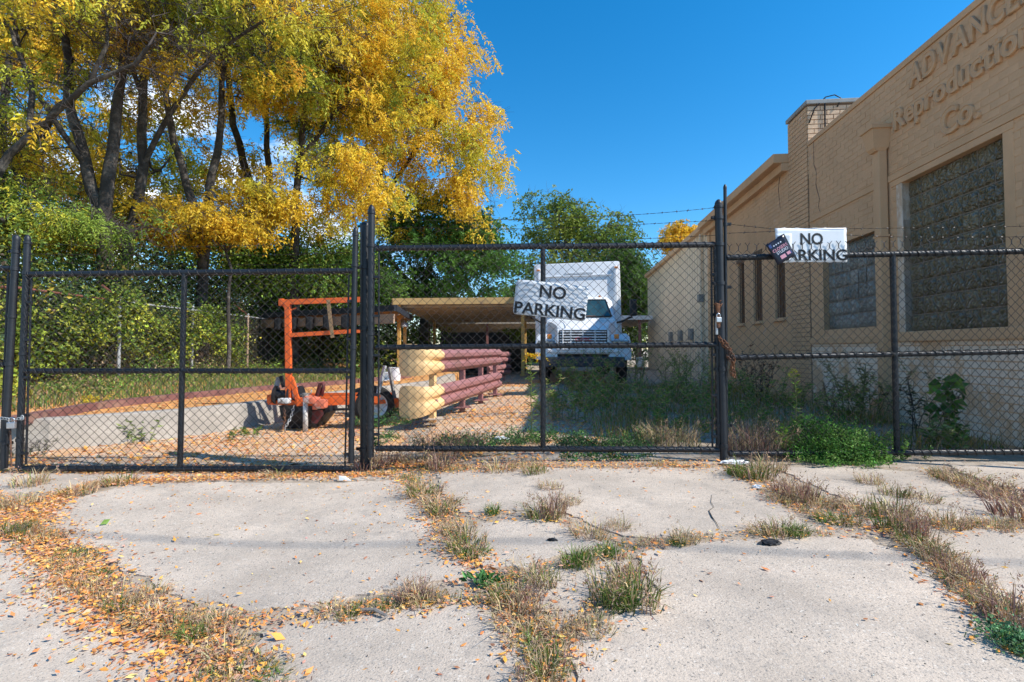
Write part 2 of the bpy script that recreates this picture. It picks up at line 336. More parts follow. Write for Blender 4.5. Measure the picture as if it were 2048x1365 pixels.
# ---------------------------------------------------------------- black chain-link gates
FZ = 4.07; K = FZ / FPX * 0.9995
blk = mat('black_coated_steel', (0.012, 0.014, 0.018), 0.48, 0.35, 14, 0.15, 120, col2=(0.10, 0.05, 0.03), thr=(0.66, 0.72), spec=0.5)
wirem = mat('mesh_wire', (0.028, 0.022, 0.021), 0.5, 0.5, 9, spec=0.5)
rustm = mat('rusty_steel', (0.20, 0.085, 0.04), 0.85, 0.5, 30, 0.6, 120, col2=(0.07, 0.05, 0.045))
galv = mat('galvanised_steel', (0.42, 0.43, 0.43), 0.5, 0.2, 20, 0.2, 90, metal=0.4)
def pipe(mb, a, b, r, Ya=FZ, Yb=None, n=12, seg=1):
    A, B = P(*a, Ya), P(*b, Yb or Ya)
    mb.tube([A.lerp(B, i / seg) for i in range(seg + 1)], r, n); return A, B
def chainlink(c00, c10, c11, c01, pitch=0.072, r=0.0026, name='chain_link', parent=None, m=None, dy=0.0, bulge=0.006, spikes=0.0, sides=3, smt=None):
    """corners: bottom-left, bottom-right, top-right, top-left. Woven vertical zigzag wires."""
    W = (c10 - c00).length; H = (c01 - c00).length; nw = int(W / pitch * 2); nr = int(H / pitch * 2)
    if nr % 2: nr += 1
    nrm = (c10 - c00).cross(c01 - c00).normalized(); mb = MB(); allv = []
    npw = nr + 1
    i = np.arange(nw)[:, None]; j = np.arange(npw)[None, :]
    side = ((i + j) % 2)
    s_ = (i + side) / nw; t = np.broadcast_to(j / nr, s_.shape).astype(float)
    A, Bv, C, D = [np.array(q) for q in (c00, c10, c11, c01)]
    s3 = s_[..., None]; t3 = t[..., None]
    p = A * (1 - s3) * (1 - t3) + Bv * s3 * (1 - t3) + C * s3 * t3 + D * (1 - s3) * t3
    N = np.array(nrm)
    wob = np.sin(s_ * 9 + t * 4) * np.sin(t * 7 + s_ * 3) * bulge
    p = p + N * (wob + np.where(side == 0, 0.0022, -0.0022) + dy)[..., None]
    p += np.array([1, 0, 0]) * (np.sin(t * 11 + s_ * 5) * bulge * 0.5)[..., None] + rng.normal(size=p.shape) * 0.0007
    d = np.zeros_like(p); d[:, 1:-1] = p[:, 2:] - p[:, :-2]; d[:, 0] = p[:, 1] - p[:, 0]; d[:, -1] = p[:, -1] - p[:, -2]
    d = norm(d); u = norm(np.cross(d, N)); vv_ = np.cross(u, d)
    ang = 2 * np.pi * np.arange(sides) / sides
    ring = p[:, :, None, :] + r * (np.cos(ang)[None, None, :, None] * u[:, :, None, :] + np.sin(ang)[None, None, :, None] * vv_[:, :, None, :])
    idx = np.arange(nw * npw * sides).reshape(nw, npw, sides)
    q = np.stack([idx[:, :-1, :], np.roll(idx, -1, axis=2)[:, :-1, :], np.roll(idx, -1, axis=2)[:, 1:, :], idx[:, 1:, :]], -1).reshape(-1, 4)
    me = fast_mesh(name, ring.reshape(-1, 3), q, m or wirem, smooth=True)
    o = link(name, me, parent)
    if spikes:                                   # twisted ends standing above the last row
        mb = MB(); T = (c01 - c00).normalized(); X = (c10 - c00).normalized()
        for k in range(0, nw + 1):
            if k % 2: continue
            q0 = c01.lerp(c11, k / nw) + nrm * dy
            mb.tube([q0, q0 + T * spikes * 0.55], r * 1.5, 4)
            for sg in (-1, 1):
                mb.tube([q0 + T * spikes * 0.55, q0 + T * spikes * random.uniform(.85, 1.1) + X * sg * spikes * 0.35 + nrm * random.uniform(-.004, .004)], r * 1.1, 3)
        mb.obj('wire_ends', m or wirem, parent)
    return o
def lacing(a, b, r, pitch=0.072, parent=None):
    """the mesh wrapped about a rail: a spiral wire"""
    d = (b - a); n = int(d.length / pitch * 8); d.normalize(); u = Vector((0, 0, 1)).cross(d).normalized() if abs(d.z) < .9 else Vector((1, 0, 0)); w_ = d.cross(u)
    pts = []
    for k in range(n + 1):
        an = 2 * math.pi * k / 8 + math.sin(k * .07) * .5
        pts.append(a.lerp(b, k / n) + (u * math.cos(an) + w_ * math.sin(an)) * (r + 0.0035))
    MB().tube(pts, 0.0034, 4).obj('lacing_wire', blk, parent, smooth=True)
def cap(mb, p, r, h, acorn=True):
    prof = [(r * 1.05, -.02), (r * 1.18, -.018), (r * 1.18, 0.002), (r * .95, 0.006), (r * 1.0, h * .35), (r * .8, h * .65), (r * .4, h * .9), (0.001, h)] if acorn else \
           [(r * 1.03, -.015), (r * 1.06, 0.0), (r * .95, h * .4), (r * .6, h * .8), (0.001, h)]
    mb.lathe(prof, p, n=16)
def collar(mb, p, r, h=0.03, lug=None):
    mb.lathe([(r, -h / 2), (r * 1.22, -h / 2 + .002), (r * 1.22, h / 2 - .002), (r, h / 2)], p, n=14)
    if lug is not None: mb.box(p + Vector(lug) * (r + 0.016), (0.034, 0.012, 0.024)); mb.lathe([(0.007, -.016), (.007, .016)], p + Vector(lug) * (r + 0.022), Matrix.Rotation(R(90), 3, 'X'), 6)
def barb_wire(a, b, sag=0.02, step=0.11, n=None):
    mb = MB(); L_ = (b - a).length; k = max(6, int(L_ / 0.03)); pts = []
    for i in range(k + 1):
        t = i / k; p = a.lerp(b, t); p.z -= sag * 4 * t * (1 - t); p.z += 0.004 * math.sin(t * 9 + a.z * 40)
        pts.append(p)
    for ph in (0, math.pi):
        mb.tube([p + Vector((0, math.sin(i * 1.6 + ph), math.cos(i * 1.6 + ph))) * 0.0016 for i, p in enumerate(pts)], 0.0013, 3)
    d = (b - a).normalized(); x = step * .5
    while x < L_:
        p = pts[min(k, int(x / L_ * k))]
        for q in range(2):
            an = random.uniform(0, 6.28); u = Vector((0, math.sin(an), math.cos(an))) + d * random.uniform(-.4, .4)
            mb.tube([p - u * 0.013, p + u * 0.013], 0.0012, 3)
        mb.tube([p - d * .006, p + d * .006], 0.0036, 5); x += step * random.uniform(.85, 1.15)
    return mb
def gate(name, label, tl, tr, bl, br, midl, midr, mull, stl, sttr, r=0.0225, cat='gate', spikes=0.0, topmesh=None, caps=(True, True), brs=()):
    """pixel corners of the frame's centre lines, all standing in the fence plane"""
    base = P(*bl, FZ); t = thing(name, (base.x, FZ, gz(base.x, FZ)), label, cat)
    inv = Vector(t.location)
    t.location = (0, 0, 0)
    for nm, a, b_ in (('top_rail', tl, tr), ('middle_rail', midl, midr), ('bottom_rail', bl, br)):
        mb = MB(); A, B = pipe(mb, a, b_, r if nm != 'middle_rail' else r * .92, seg=6); autosm(mb.obj(nm, blk, t)); lacing(A, B, r, parent=t)
    for m_ in mull:
        mb = MB(); pipe(mb, *m_, r * .95); autosm(mb.obj('upright', blk, t))
    for k, s_ in enumerate((stl, sttr)):
        if s_ is None: continue
        mb = MB(); rr = s_[2]; A, B = pipe(mb, s_[0], s_[1], rr)
        if s_[3]: cap(mb, B if B.z > A.z else A, rr, .06)
        for q in (.12, .5, .86): collar(mb, A.lerp(B, q), rr)
        autosm(mb.obj('stile', blk, t))
    for q in brs:                                # tension bars held to the stiles by bands
        mb = MB(); A, B = pipe(mb, q[0], q[1], 0.008, n=6); mb.obj('tension_bar', blk, t)
        for k in range(5):
            p = A.lerp(B, (k + .3) / 5); mb = MB(); mb.box(p + Vector((q[2] * .02, 0, 0)), (0.055, 0.03, 0.022), bev=.004); mb.obj('tension_band', blk, t)
    return t
# left leaf
gl = gate('gate_leaf', 'black chain link gate leaf with four rows of frame in front of the orange trailer', (52, 549), (708, 542), (40, 937), (700, 938), (50, 742), (706, 742),
          [((369, 546), (360, 937))], ((38, 935), (55, 484), 0.0235, True), ((702, 926), (711, 468), 0.023, True), brs=(((52, 930), (63, 553), -1), ((690, 932), (698, 550), 1)))
gl['label'] = 'left black chain link gate leaf, closed before the orange trailer, without any sign'
chainlink(P(50, 934, FZ), P(698, 934, FZ), P(706, 546, FZ), P(58, 551, FZ), parent=gl, dy=0.030)
# middle leaf, hung on the tall acorn-topped post
gr = gate('gate_leaf', 'middle black chain link gate leaf carrying the bent no parking sign', (752, 497), (1432, 490), (752, 897), (1437, 900), (752, 695), (1436, 690),
          [((1086, 493), (1086, 897))], ((741, 915), (743, 424), 0.027, True), ((1437, 900), (1431, 494), 0.02, False), brs=(((757, 893), (758, 500), -1), ((1425, 897), (1423, 494), 1)))
chainlink(P(757, 897, FZ), P(1430, 899, FZ), P(1428, 490, FZ), P(756, 497, FZ), parent=gr, dy=0.038)
# right panel
rp_ = gate('fence_panel', 'right black chain link panel with twisted wire ends, carrying the straight no parking sign', (1453, 516), (2140, 501), (1458, 908), (2140, 903), (1453, 716), (2140, 702),
           [((1785, 508), (1794, 903))], None, None, cat='fence', r=0.023)
chainlink(P(1458, 906, FZ), P(2140, 902, FZ), P(2140, 487, FZ), P(1455, 503, FZ), parent=rp_, dy=0.038, spikes=0.055)
mb = MB(); A, B = pipe(mb, (1453, 905), (1450, 376), 0.0135); cap(mb, B, 0.0135, .03, False)
for q in (.1, .38, .62, .86): collar(mb, A.lerp(B, q), .0135, .035, (1, -.1, 0))
autosm(mb.obj('stile', blk, rp_))
# far left leaf, mostly outside the frame
gf = gate('gate_leaf', 'far left black gate leaf cut off by the photo edge', (-460, 536), (22, 537), (-470, 920), (3, 917), (-460, 730), (12, 730), [], None, None, r=0.02)
chainlink(P(-460, 915, FZ), P(2, 915, FZ), P(20, 537, FZ), P(-460, 536, FZ), parent=gf, dy=0.028)
mb = MB(); A, B = pipe(mb, (2, 916), (17, 545), 0.009, n=6); mb.obj('tension_bar', blk, gf)
# posts
def post(label, a, b, r, capk, bands=(), Y=FZ, foot=0.1):
    A, B = P(*a, Y), P(*b, Y); d = (B - A).normalized(); A2 = A - d * foot
    t = thing('gate_post', (0, 0, 0), label, 'post'); mb = MB(); mb.tube([A2, B], r, 18); autosm(mb.obj('pole', blk, t))
    mb = MB(); cap(mb, B, r, .055 if capk else .035, capk); autosm(mb.obj('post_cap', blk, t))
    for q, lug in bands:
        mb = MB(); collar(mb, A.lerp(B, q), r, .032, lug); autosm(mb.obj('hinge_band', blk, t))
    return t
post('leaning black gate post with dome cap at the far left edge', (9, 912), (33, 478), 0.0255, False, ((.06, (1, 0, 0)), (.42, (-1, 0, 0)), (.64, (-1, 0, 0)), (.86, (-1, 0, 0)), (.94, (-1, 0, 0))))
post('thick black hinge post between the left and middle gate leaves', (731, 922), (731, 452), 0.044, False, ((.05, (-1, 0, 0)), (.56, (-1, 0, 0)), (.82, (-1, 0, 0))), Y=FZ + .09)
post('tall black post with acorn cap right of the white box truck', (1447, 902), (1437, 412), 0.0305, True, ((.02, (-1, 0, 0)), (.33, (-1, 0, 0)), (.68, (-1, 0, 0)), (.84, (-1, 0, 0)), (.95, (-1, 0, 0))), Y=FZ - .01)
# the post that ends the fence at the building, outside the frame to the right: its shadow crosses the pavement
mb = MB(); e = Vector((4.34, 3.62, 0)); mb.tube([e + Vector((0, 0, -.1)), e + Vector((0, 0, 1.7))], .03, 12)
o = mb.obj('gate_post', blk); tag(o, 'black end post beside the building corner, outside the frame', 'post')
# latch rod of the left leaf and drop rod
mb = MB(); mb.tube([P(20, 845, FZ - .04), P(23, 934, FZ - .04)], .006, 6)
tag(mb.obj('drop_rod', rustm), 'thin rusty drop rod hanging under the left padlock', 'rod')
# barbed wire
for i, (a, b_, sag) in enumerate([((746, 437), (1434, 415), .05), ((746, 455), (1434, 441), .035), ((746, 487), (1434, 470), .03)]):
    tag(barb_wire(P(*a, FZ), P(*b_, FZ), sag).obj('barbed_wire', wirem), ['topmost', 'middle', 'lowest'][i] + ' strand of barbed wire above the middle gate leaf', 'barbed wire', 'barbed wire strands')
for i, (a, b_, sag) in enumerate([((1452, 449), (2150, 470), .06), ((1452, 466), (2150, 452), -.01)]):
    tag(barb_wire(P(*a, FZ), P(*b_, FZ), sag).obj('barbed_wire', wirem), ['sagging upper strand', 'straighter lower strand'][i] + ' of barbed wire above the right panel', 'barbed wire', 'barbed wire strands')
for i, (a, b_, sag) in enumerate([((56, 489), (712, 487), .02), ((56, 507), (712, 505), .02), ((56, 524), (712, 528), .02)]):
    tag(barb_wire(P(*a, FZ), P(*b_, FZ), sag).obj('barbed_wire', wirem), ['topmost', 'middle', 'lowest'][i] + ' strand of barbed wire above the left gate leaf', 'barbed wire', 'barbed wire strands')
for i, y_ in enumerate((489, 512)):
    tag(barb_wire(P(-300, y_, FZ), P(31, y_ + 4, FZ), .02).obj('barbed_wire', wirem), ['upper', 'lower'][i] + ' strand of barbed wire running off the left photo edge', 'barbed wire', 'barbed wire strands')
# chains and padlocks
def chain(pts, r=0.0042, ln=0.036, m=rustm, name='chain', label='', parent=None):
    mb = MB(); pts = [Vector(p) for p in pts]; seg = []; 
    acc = [0.0]
    for i in range(len(pts) - 1): acc.append(acc[-1] + (pts[i + 1] - pts[i]).length)
    n = max(2, int(acc[-1] / (ln * .68)))
    def at(s_):
        for i in range(len(pts) - 1):
            if s_ <= acc[i + 1] + 1e-9: return pts[i].lerp(pts[i + 1], (s_ - acc[i]) / max(1e-6, acc[i + 1] - acc[i]))
        return pts[-1]
    for k in range(n):
        c = at((k + .5) / n * acc[-1]); d = (at((k + .8) / n * acc[-1]) - at((k + .2) / n * acc[-1])); d = d.normalized() if d.length > 1e-6 else Vector((0, 0, -1))
        u = d.cross(Vector((0, 1, 0.2))).normalized() if k % 2 else d.cross(Vector((1, .3, 0))).normalized()
        loop = []
        for a_ in range(10):
            an = 2 * math.pi * a_ / 10; loop.append(c + d * math.cos(an) * ln * .5 + u * math.sin(an) * ln * .32)
        loop.append(loop[0]); mb.tube(loop, r, 5, cap=False)
    o = mb.obj(name, m, parent, smooth=True)
    if label: tag(o, label, 'chain')
    return o
def cp(px, py, dy=-.05): return P(px, py, FZ + dy)
chain([cp(1437, 672), cp(1446, 690), cp(1462, 706), cp(1468, 716), cp(1466, 735), cp(1470, 756)], label='rusty chain end hanging at the right gate latch')
chain([cp(1436, 678, .05), cp(1449, 683), cp(1460, 700), cp(1455, 714), cp(1465, 726), cp(1461, 742), cp(1464, 752)], .0045, .034, label='second rusty chain looped round the right gate posts')
chain([cp(1430, 608, -.04), cp(1440, 612), cp(1447, 606, -.02), cp(1440, 603, -.04)], .004, .03, label='short rusty chain wrapped on the tall right post')
chain([cp(-5, 836), cp(14, 838), cp(22, 842), cp(34, 838), cp(46, 838), cp(44, 832)], .0035, .032, m=galv, label='chain joining the two left gate posts')
def padlock(c, s_, label, rz=0.2):
    t = thing('padlock', c, label, 'padlock', rz)
    MB().box((0, 0, 0), (.052 * s_, .024 * s_, .046 * s_), bev=.006 * s_).obj('lock_body', mat('brushed_steel', (.5, .5, .52), .35, .1, 20, metal=.8), t)
    MB().tube([(-.017 * s_, 0, .02 * s_), (-.017 * s_, 0, .042 * s_), (-.010 * s_, 0, .054 * s_), (.010 * s_, 0, .054 * s_), (.017 * s_, 0, .042 * s_), (.017 * s_, 0, .02 * s_)], .0042 * s_, 8).obj('shackle', mat('chrome', (.7, .7, .7), .2, .05, 20, metal=1), t, smooth=True)
padlock(cp(23, 851, -.07), 1.1, 'silver padlock hanging from the left gate chain')
padlock(cp(1437, 640, -.06), .9, 'dark padlock on the right gate latch')
MB().box(cp(1436, 632, -.045), (.03, .03, .2), bev=.008).obj('latch', rustm, gr)
MB().box(cp(1433, 655, -.04), (.018, .02, .12), bev=.004).obj('latch', galv, gr)

# ---------------------------------------------------------------- lettering
def text_mesh(txt, size, ext, bev=0.0, off=0.0, name='letters', sx=1.0, align='LEFT'):
    cu = bpy.data.curves.new('t', 'FONT'); cu.body = txt; cu.size = size; cu.extrude = ext; cu.bevel_depth = bev; cu.offset = off; cu.align_x = align; cu.resolution_u = 4
    o = bpy.data.objects.new('t', cu); COL.objects.link(o); bpy.context.view_layer.update()
    me = bpy.data.meshes.new_from_object(o.evaluated_get(bpy.context.evaluated_depsgraph_get())); me.name = name
    bpy.data.objects.remove(o); bpy.data.curves.remove(cu)
    if sx != 1.0: me.transform(Matrix.Diagonal((sx, 1, 1, 1)))
    return me
def center(me, ax='xy'):
    xs = [v.co.x for v in me.vertices]; ys = [v.co.y for v in me.vertices]
    if not xs: return 0, 0
    cx, cy = (min(xs) + max(xs)) / 2, (min(ys) + max(ys)) / 2; me.transform(Matrix.Translation((-cx, -cy, 0))); return max(xs) - min(xs), max(ys) - min(ys)
def fit(me, w_, h_):
    a, b_ = center(me); me.transform(Matrix.Diagonal((w_ / a, h_ / b_, 1, 1)))
signw = mat('sign_white', (0.74, 0.76, 0.78), 0.45, 0.06, 6, col2=(0.45, 0.30, 0.2), thr=(.70, .8), spec=.4)
ink = mat('sign_black', (0.02, 0.02, 0.022), 0.5, 0.2, 30)
def plate(w_, h_, th, r=0.01, bend=None, nx_=24, ny_=10, edge=0.0):
    rings = []
    mb = MB(); f = bend or (lambda x, z: 0)
    xs = [-w_ / 2 + w_ * i / nx_ for i in range(nx_ + 1)]; zs = [-h_ / 2 + h_ * j / ny_ for j in range(ny_ + 1)]
    def inset(x, z):
        ex = max(0, abs(x) - (w_ / 2 - r)); ez = max(0, abs(z) - (h_ / 2 - r))
        if ex > 0 and ez > 0:
            l = math.hypot(ex, ez); m_ = max(ex, ez)
            x -= math.copysign(ex * (1 - m_ / l), x); z -= math.copysign(ez * (1 - m_ / l), z)
        if edge: x += edge * mnoise.noise(Vector((x * 30, z * 30, 1))) ; z += edge * mnoise.noise(Vector((x * 30, z * 30, 7)))
        return x, z
    v = []
    for s_ in (0, th):
        for z in zs:
            for x in xs: X, Z_ = inset(x, z); v.append((X, s_ + f(x, z), Z_))
    n1 = (nx_ + 1) * (ny_ + 1); ff = []
    for j in range(ny_):
        for i in range(nx_):
            a = j * (nx_ + 1) + i; ff.append((a, a + 1, a + nx_ + 2, a + nx_ + 1)); ff.append((n1 + a + nx_ + 1, n1 + a + nx_ + 2, n1 + a + 1, n1 + a))
    per = [j * (nx_ + 1) for j in range(ny_ + 1)] + [ny_ * (nx_ + 1) + i for i in range(1, nx_ + 1)] + [j * (nx_ + 1) + nx_ for j in range(ny_ - 1, -1, -1)] + [i for i in range(nx_ - 1, 0, -1)]
    for a, b_ in zip(per, per[1:] + per[:1]): ff.append((a, b_, b_ + n1, a + n1))
    return mb.add(v, ff)
def put_text(me, rootm, f, x, z, w_, h_, m, parent, name='letters', y=-0.0015):
    fit(me, w_, h_)
    for v in me.vertices:
        X, Z_ = v.co.x + x, v.co.y + z; v.co = (X, f(X, Z_) + y - v.co.z, Z_)
    me.materials.clear(); me.materials.append(m); return link(name, me, parent)
# bent sign
TL, TR, BR, BL = (1033, 559), (1176, 575), (1170, 644), (1028, 628)
c = (P(*TL, FZ) + P(*BR, FZ)) / 2
sg = thing('no_parking_sign', (c.x, FZ - .027, c.z), 'tilted white no parking sign with curled left end behind the middle gate mesh', 'sign'); sg.rotation_euler = (R(-1), R(6.2), R(1))
f1 = lambda x, z: 0.0015 * math.sin((x + .1) * 9) * math.sin(z * 14 + 1) + 0.55 * max(0, -x - .14) ** 1.6
o = plate(.592, .285, .002, .028, f1).obj('sign_plate', mat('sign_white_dull', (0.62, 0.64, 0.67), 0.4, 0.12, 7, .1, 20, col2=(0.45, 0.45, 0.46), thr=(.6, .8)), sg, smooth=True)
put_text(text_mesh('NO', .1, .0005, off=.0022), None, f1, 0.01, .066, .215, .103, ink, sg)
put_text(text_mesh('PARKING', .1, .0005, off=.0022), None, f1, 0.0, -.085, .575, .098, ink, sg)
# straight sign with poster
c = P(1618, 492, FZ)
sg2 = thing('no_parking_sign', (c.x, FZ - .030, c.z), 'straight white no parking sign partly covered by a black poster', 'sign'); sg2.rotation_euler = (0, R(-.4), 0)
f0 = lambda x, z: 0.003 * math.sin(x * 7)
plate(.580, .282, .002, .004, f0, edge=.006).obj('sign_plate', signw, sg2, smooth=True)
put_text(text_mesh('NO', .1, .0005, off=.0022), None, f0, 0.005, .05, .185, .096, ink, sg2)
put_text(text_mesh('PARKING', .1, .0005, off=.0022), None, f0, 0.012, -.082, .56, .092, ink, sg2)
MB().tube([(-.285, -.002, -.14), (-.287, -.002, .14), (.287, -.002, .14)], .0018, 4).obj('rusty_edge', rustm, sg2)
c = P(1562, 500, FZ - .075)
ps = thing('poster', (c.x, FZ - .068, c.z), 'small black poster with pink and white print hanging tilted over the sign', 'poster'); ps.rotation_euler = (R(2), R(-31), R(-3))
f2 = lambda x, z: 0.006 * math.sin(x * 22 + z * 9)
PW, PH = .165, .19
plate(PW, PH, .003, .002, f2, 8, 8, edge=.003).obj('poster_sheet', mat('poster_black', (0.012, 0.015, 0.03), 0.3, 0.3, 20), ps, smooth=True)
pk = mat('poster_pink', (0.75, 0.35, 0.42), .5, .15, 90); pw = mat('poster_white', (0.7, 0.72, 0.8), .5, .1, 90); pb = mat('poster_blue', (0.05, 0.09, 0.25), .4, .3, 60)
put_text(text_mesh('CLOSERS', .1, .0003), None, f2, .005, .018, .135, .024, pk, ps)
put_text(text_mesh('STUDIO', .1, .0003), None, f2, .01, -.012, .105, .024, pw, ps)
for x, z, w_, h_, m_ in ((-.01, -.055, .045, .03, pk), (.045, -.052, .03, .024, pk), (-.058, .065, .02, .028, pb), (-.03, .055, .01, .01, pw), (-.008, .055, .01, .01, pw), (.014, .055, .01, .01, pw), (.036, .055, .01, .01, pw), (.06, -.055, .02, .02, pb)):
    MB().box((x, f2(x, z) - .002, z), (w_, .0012, h_)).obj('print', m_, ps)
MB().box((.062, .012, .035), (.06, .006, .13), Matrix.Rotation(R(4), 3, 'Y')).obj('backing_card', mat('grey_card', (.03, .035, .03), .6, .2, 40), ps)
o = plate(.13, .13, .004, .003, lambda x, z: -.01 - .05 * max(0, z) , 6, 6).obj('flyer_holder', mat('clear_sleeve', (.70, .73, .78), .2, .1, 15), None, smooth=True); o.location = P(1566, 480, FZ - .035); o.location.z = P(0, 486, FZ).z
tag(o, 'pale curled plastic flyer sleeve on the straight sign behind the black poster', 'flyer')

# ---------------------------------------------------------------- brick building on the right
WANG = -math.atan(0.101)
bld = thing('brick_building', (4.06, 0, 0), 'tan painted brick building with glass block windows and raised company lettering', 'building', WANG)
def U(Z): return Z * math.sqrt(1 + .101 ** 2)
tan = (0.63, 0.405, 0.235)
def wall_mat(name, base, white, amt, dark=(0.30, 0.20, 0.125), rough=.75):
    m = mat(name, base, rough, 0.10, 1.7, 0.35, 45, spec=.35, detail=10); t = m.node_tree; b = t.nodes['Principled BSDF']; last = b.inputs['Base Color'].links[0].from_socket
    g = t.nodes.new('ShaderNodeNewGeometry')
    for sc, lo, hi, c, st in ((2.3, amt, amt + .05, white, .85), (5.5, .64, .72, dark, .6), (0.8, .5, .8, dark, .25)):
        mp_ = t.nodes.new('ShaderNodeMapping'); mp_.inputs['Scale'].default_value = (1, 1, .55); mp_.inputs['Location'].default_value = (sc, 2 * sc, 0)
        n = t.nodes.new('ShaderNodeTexNoise'); n.inputs['Scale'].default_value = sc; n.inputs['Detail'].default_value = 12; n.inputs['Roughness'].default_value = .75
        r = t.nodes.new('ShaderNodeValToRGB'); r.color_ramp.elements[0].position = lo; r.color_ramp.elements[1].position = hi; r.color_ramp.elements[1].color = (st, st, st, 1)
        x = t.nodes.new('ShaderNodeMixRGB'); x.inputs['Color2'].default_value = (*c, 1)
        t.links.new(g.outputs['Position'], mp_.inputs[0]); t.links.new(mp_.outputs[0], n.inputs['Vector']); t.links.new(n.outputs['Fac'], r.inputs[0]); t.links.new(r.outputs[0], x.inputs['Fac'])
        t.links.new(last, x.inputs['Color1']); last = x.outputs[0]
    t.links.new(last, b.inputs['Base Color']); return m
wm = wall_mat('tan_brick_paint', tan, (0.60, 0.55, 0.50), .62)
wlow = wall_mat('peeling_brick_paint', (0.80, 0.68, 0.56), tan, .515)
wtrim = wall_mat('tan_trim_paint', (0.62, 0.395, 0.225), (0.6, .55, .5), .64)
wpeel = wall_mat('peeled_white_paint', (0.58, 0.44, 0.31), (0.70, .62, .53), .46, dark=(.30, .20, .12))
buff = mat('buff_brick', (0.66, 0.47, 0.31), .85, .2, 9, .5, 70)
mort = mat('mortar', (0.22, 0.15, 0.11), .95, .2, 20)
U0, U1 = 3.97, U(8.13)
ZT = 4.3
w1a, w1b = U(4.536), U(5.90); w2a, w2b = U(6.37), U(7.73)
# openings: (u0,u1,z0,z1)
OP = [(w1a, w1b, 1.10, 2.88), (w2a, w2b, 1.19, 2.43)]
# core of the wall, built of rectangles round the openings, 6 mm behind the brick faces
def slabwall(us, zs, holes, x0, x1, m, nm):
    mb = MB()
    for a, b_ in zip(us, us[1:]):
        for c_, d in zip(zs, zs[1:]):
            uc, zc = (a + b_) / 2, (c_ + d) / 2
            if any(h[0] < uc < h[1] and h[2] < zc < h[3] for h in holes): continue
            mb.box(((x0 + x1) / 2, uc, zc), (x1 - x0, b_ - a, d - c_))
    return mb.obj(nm, m, bld)
us = sorted([U0, U1] + [v for h in OP for v in h[:2]]); zs = sorted([-.2, ZT - .07] + [v for h in OP for v in h[2:]])
slabwall(us, zs, OP, -0.0035, 0.30, wm, 'wall')
MB().box((2.5, (U0 + U1) / 2, 1.95), (4.4, U1 - U0, 4.2)).obj('building_body', mort, bld)
MB().box((.148, (U0 + U1) / 2, ZT - .03), (.34, U1 - U0, .075), bev=.008).obj('coping', wtrim, bld)
# bricks, one by one
bmesh_var = []
def brick_mesh(sx, sy, sz, m, seed):
    r_ = random.Random(seed); bm = bmesh.new(); bmesh.ops.create_cube(bm, size=1.0, matrix=Matrix.Diagonal((sx, sy, sz, 1)))
    for v in bm.verts:
        if v.co.x < 0: v.co += Vector((r_.uniform(-.0015, .001), math.copysign(.002, -v.co.y), math.copysign(.002, -v.co.z)))
    me = bpy.data.meshes.new('brick'); bm.to_mesh(me); bm.free(); me.materials.append(m); return me
BL_, BH_ = .2032, .0762
vars_hi = [brick_mesh(.014, BL_ - .011, BH_ - .011, wm, i) for i in range(3)]
vars_lo = [brick_mesh(.014, BL_ - .009, BH_ - .009, wlow, i) for i in range(3)]
cells = []; rest = MB(); restlo = MB()
ROW0 = 0.02
for r_ in range(int((ZT - .08 - ROW0) / BH_)):
    z = ROW0 + (r_ + .5) * BH_; u = U0 - (r_ % 2) * BL_ / 2
    while u < U1:
        a, b_ = max(u, U0), min(u + BL_, U1); segs = [(a, b_)]
        for h in OP:
            if h[2] - .10 < z < h[3] + .02:
                nw_ = []
                for s_ in segs:
                    lo, hi = s_
                    if hi <= h[0] - .0 or lo >= h[1] + .0: nw_.append(s_); continue
                    if lo < h[0]: nw_.append((lo, h[0]))
                    if hi > h[1]: nw_.append((h[1], hi))
                segs = nw_
        for lo, hi in segs:
            if hi - lo > .03: cells.append((z, lo, hi))
        u += BL_
# the 300 bricks that show largest: those nearest the camera and inside the frame
def score(c_):
    z, lo, hi = c_; u = (lo + hi) / 2
    vis = u > U(4.40)
    return (0 if vis else 100) + u
cells.sort(key=score); cnt = 0
for c_ in cells:
    z, lo, hi = c_; L_ = hi - lo; jx = random.uniform(-.0018, .0018)
    if random.random() < .02: jx += .003
    hi_ = z > 1.0
    if cnt < 290:
        o = link('brick', random.choice(vars_hi if hi_ else vars_lo), bld, (jx, (lo + hi) / 2, z), (0, random.uniform(-.006, .006), random.uniform(-.006, .006)))
        if L_ < BL_ - .001: o.scale = (1, L_ / BL_, 1)
        cnt += 1
    else:
        (rest if hi_ else restlo).box((jx, (lo + hi) / 2, z), (.014, L_ - .009, BH_ - .009))
for mb_, m_ in ((rest, wm), (restlo, wlow)):
    o = mb_.obj('brickwork', m_, bld); o['kind'] = 'stuff'
# bands, sills, jambs
def wbox(nm, u0, u1, z0, z1, x0, x1, m=None, bev=.004, parent=bld):
    return MB().box(((x0 + x1) / 2, (u0 + u1) / 2, (z0 + z1) / 2), (x1 - x0, u1 - u0, z1 - z0), bev=bev).obj(nm, m or wtrim, parent)
wbox('band', U0, U(8.10), 2.955, 3.03, -.022, .004)
wbox('band', U0, U(7.95), 3.045, 3.06, -.012, .004)
wbox('lintel', w1a - .12, w1b + .2, 2.88, 2.95, -.016, .02)
wbox('window_sill', U(4.2), U(6.05), .985, 1.10, -.055, .09, bev=.01)
wbox('window_sill', U(6.22), U(8.12), .975, 1.075, -.045, .09, bev=.01)
wbox('jamb', w1b, w1b + .10, 1.10, 2.88, -.012, .09, wpeel)
wbox('jamb', w1a - .11, w1a, 1.10, 2.88, -.012, .09)
wbox('jamb', w2a - .13, w2a - .005, 1.078, 2.948, -.018, .09)
wbox('jamb', w2b, w2b + .07, 1.078, 2.45, -.012, .09)
wbox('lintel', w2a, w2b, 2.43, 2.50, -.010, .09)
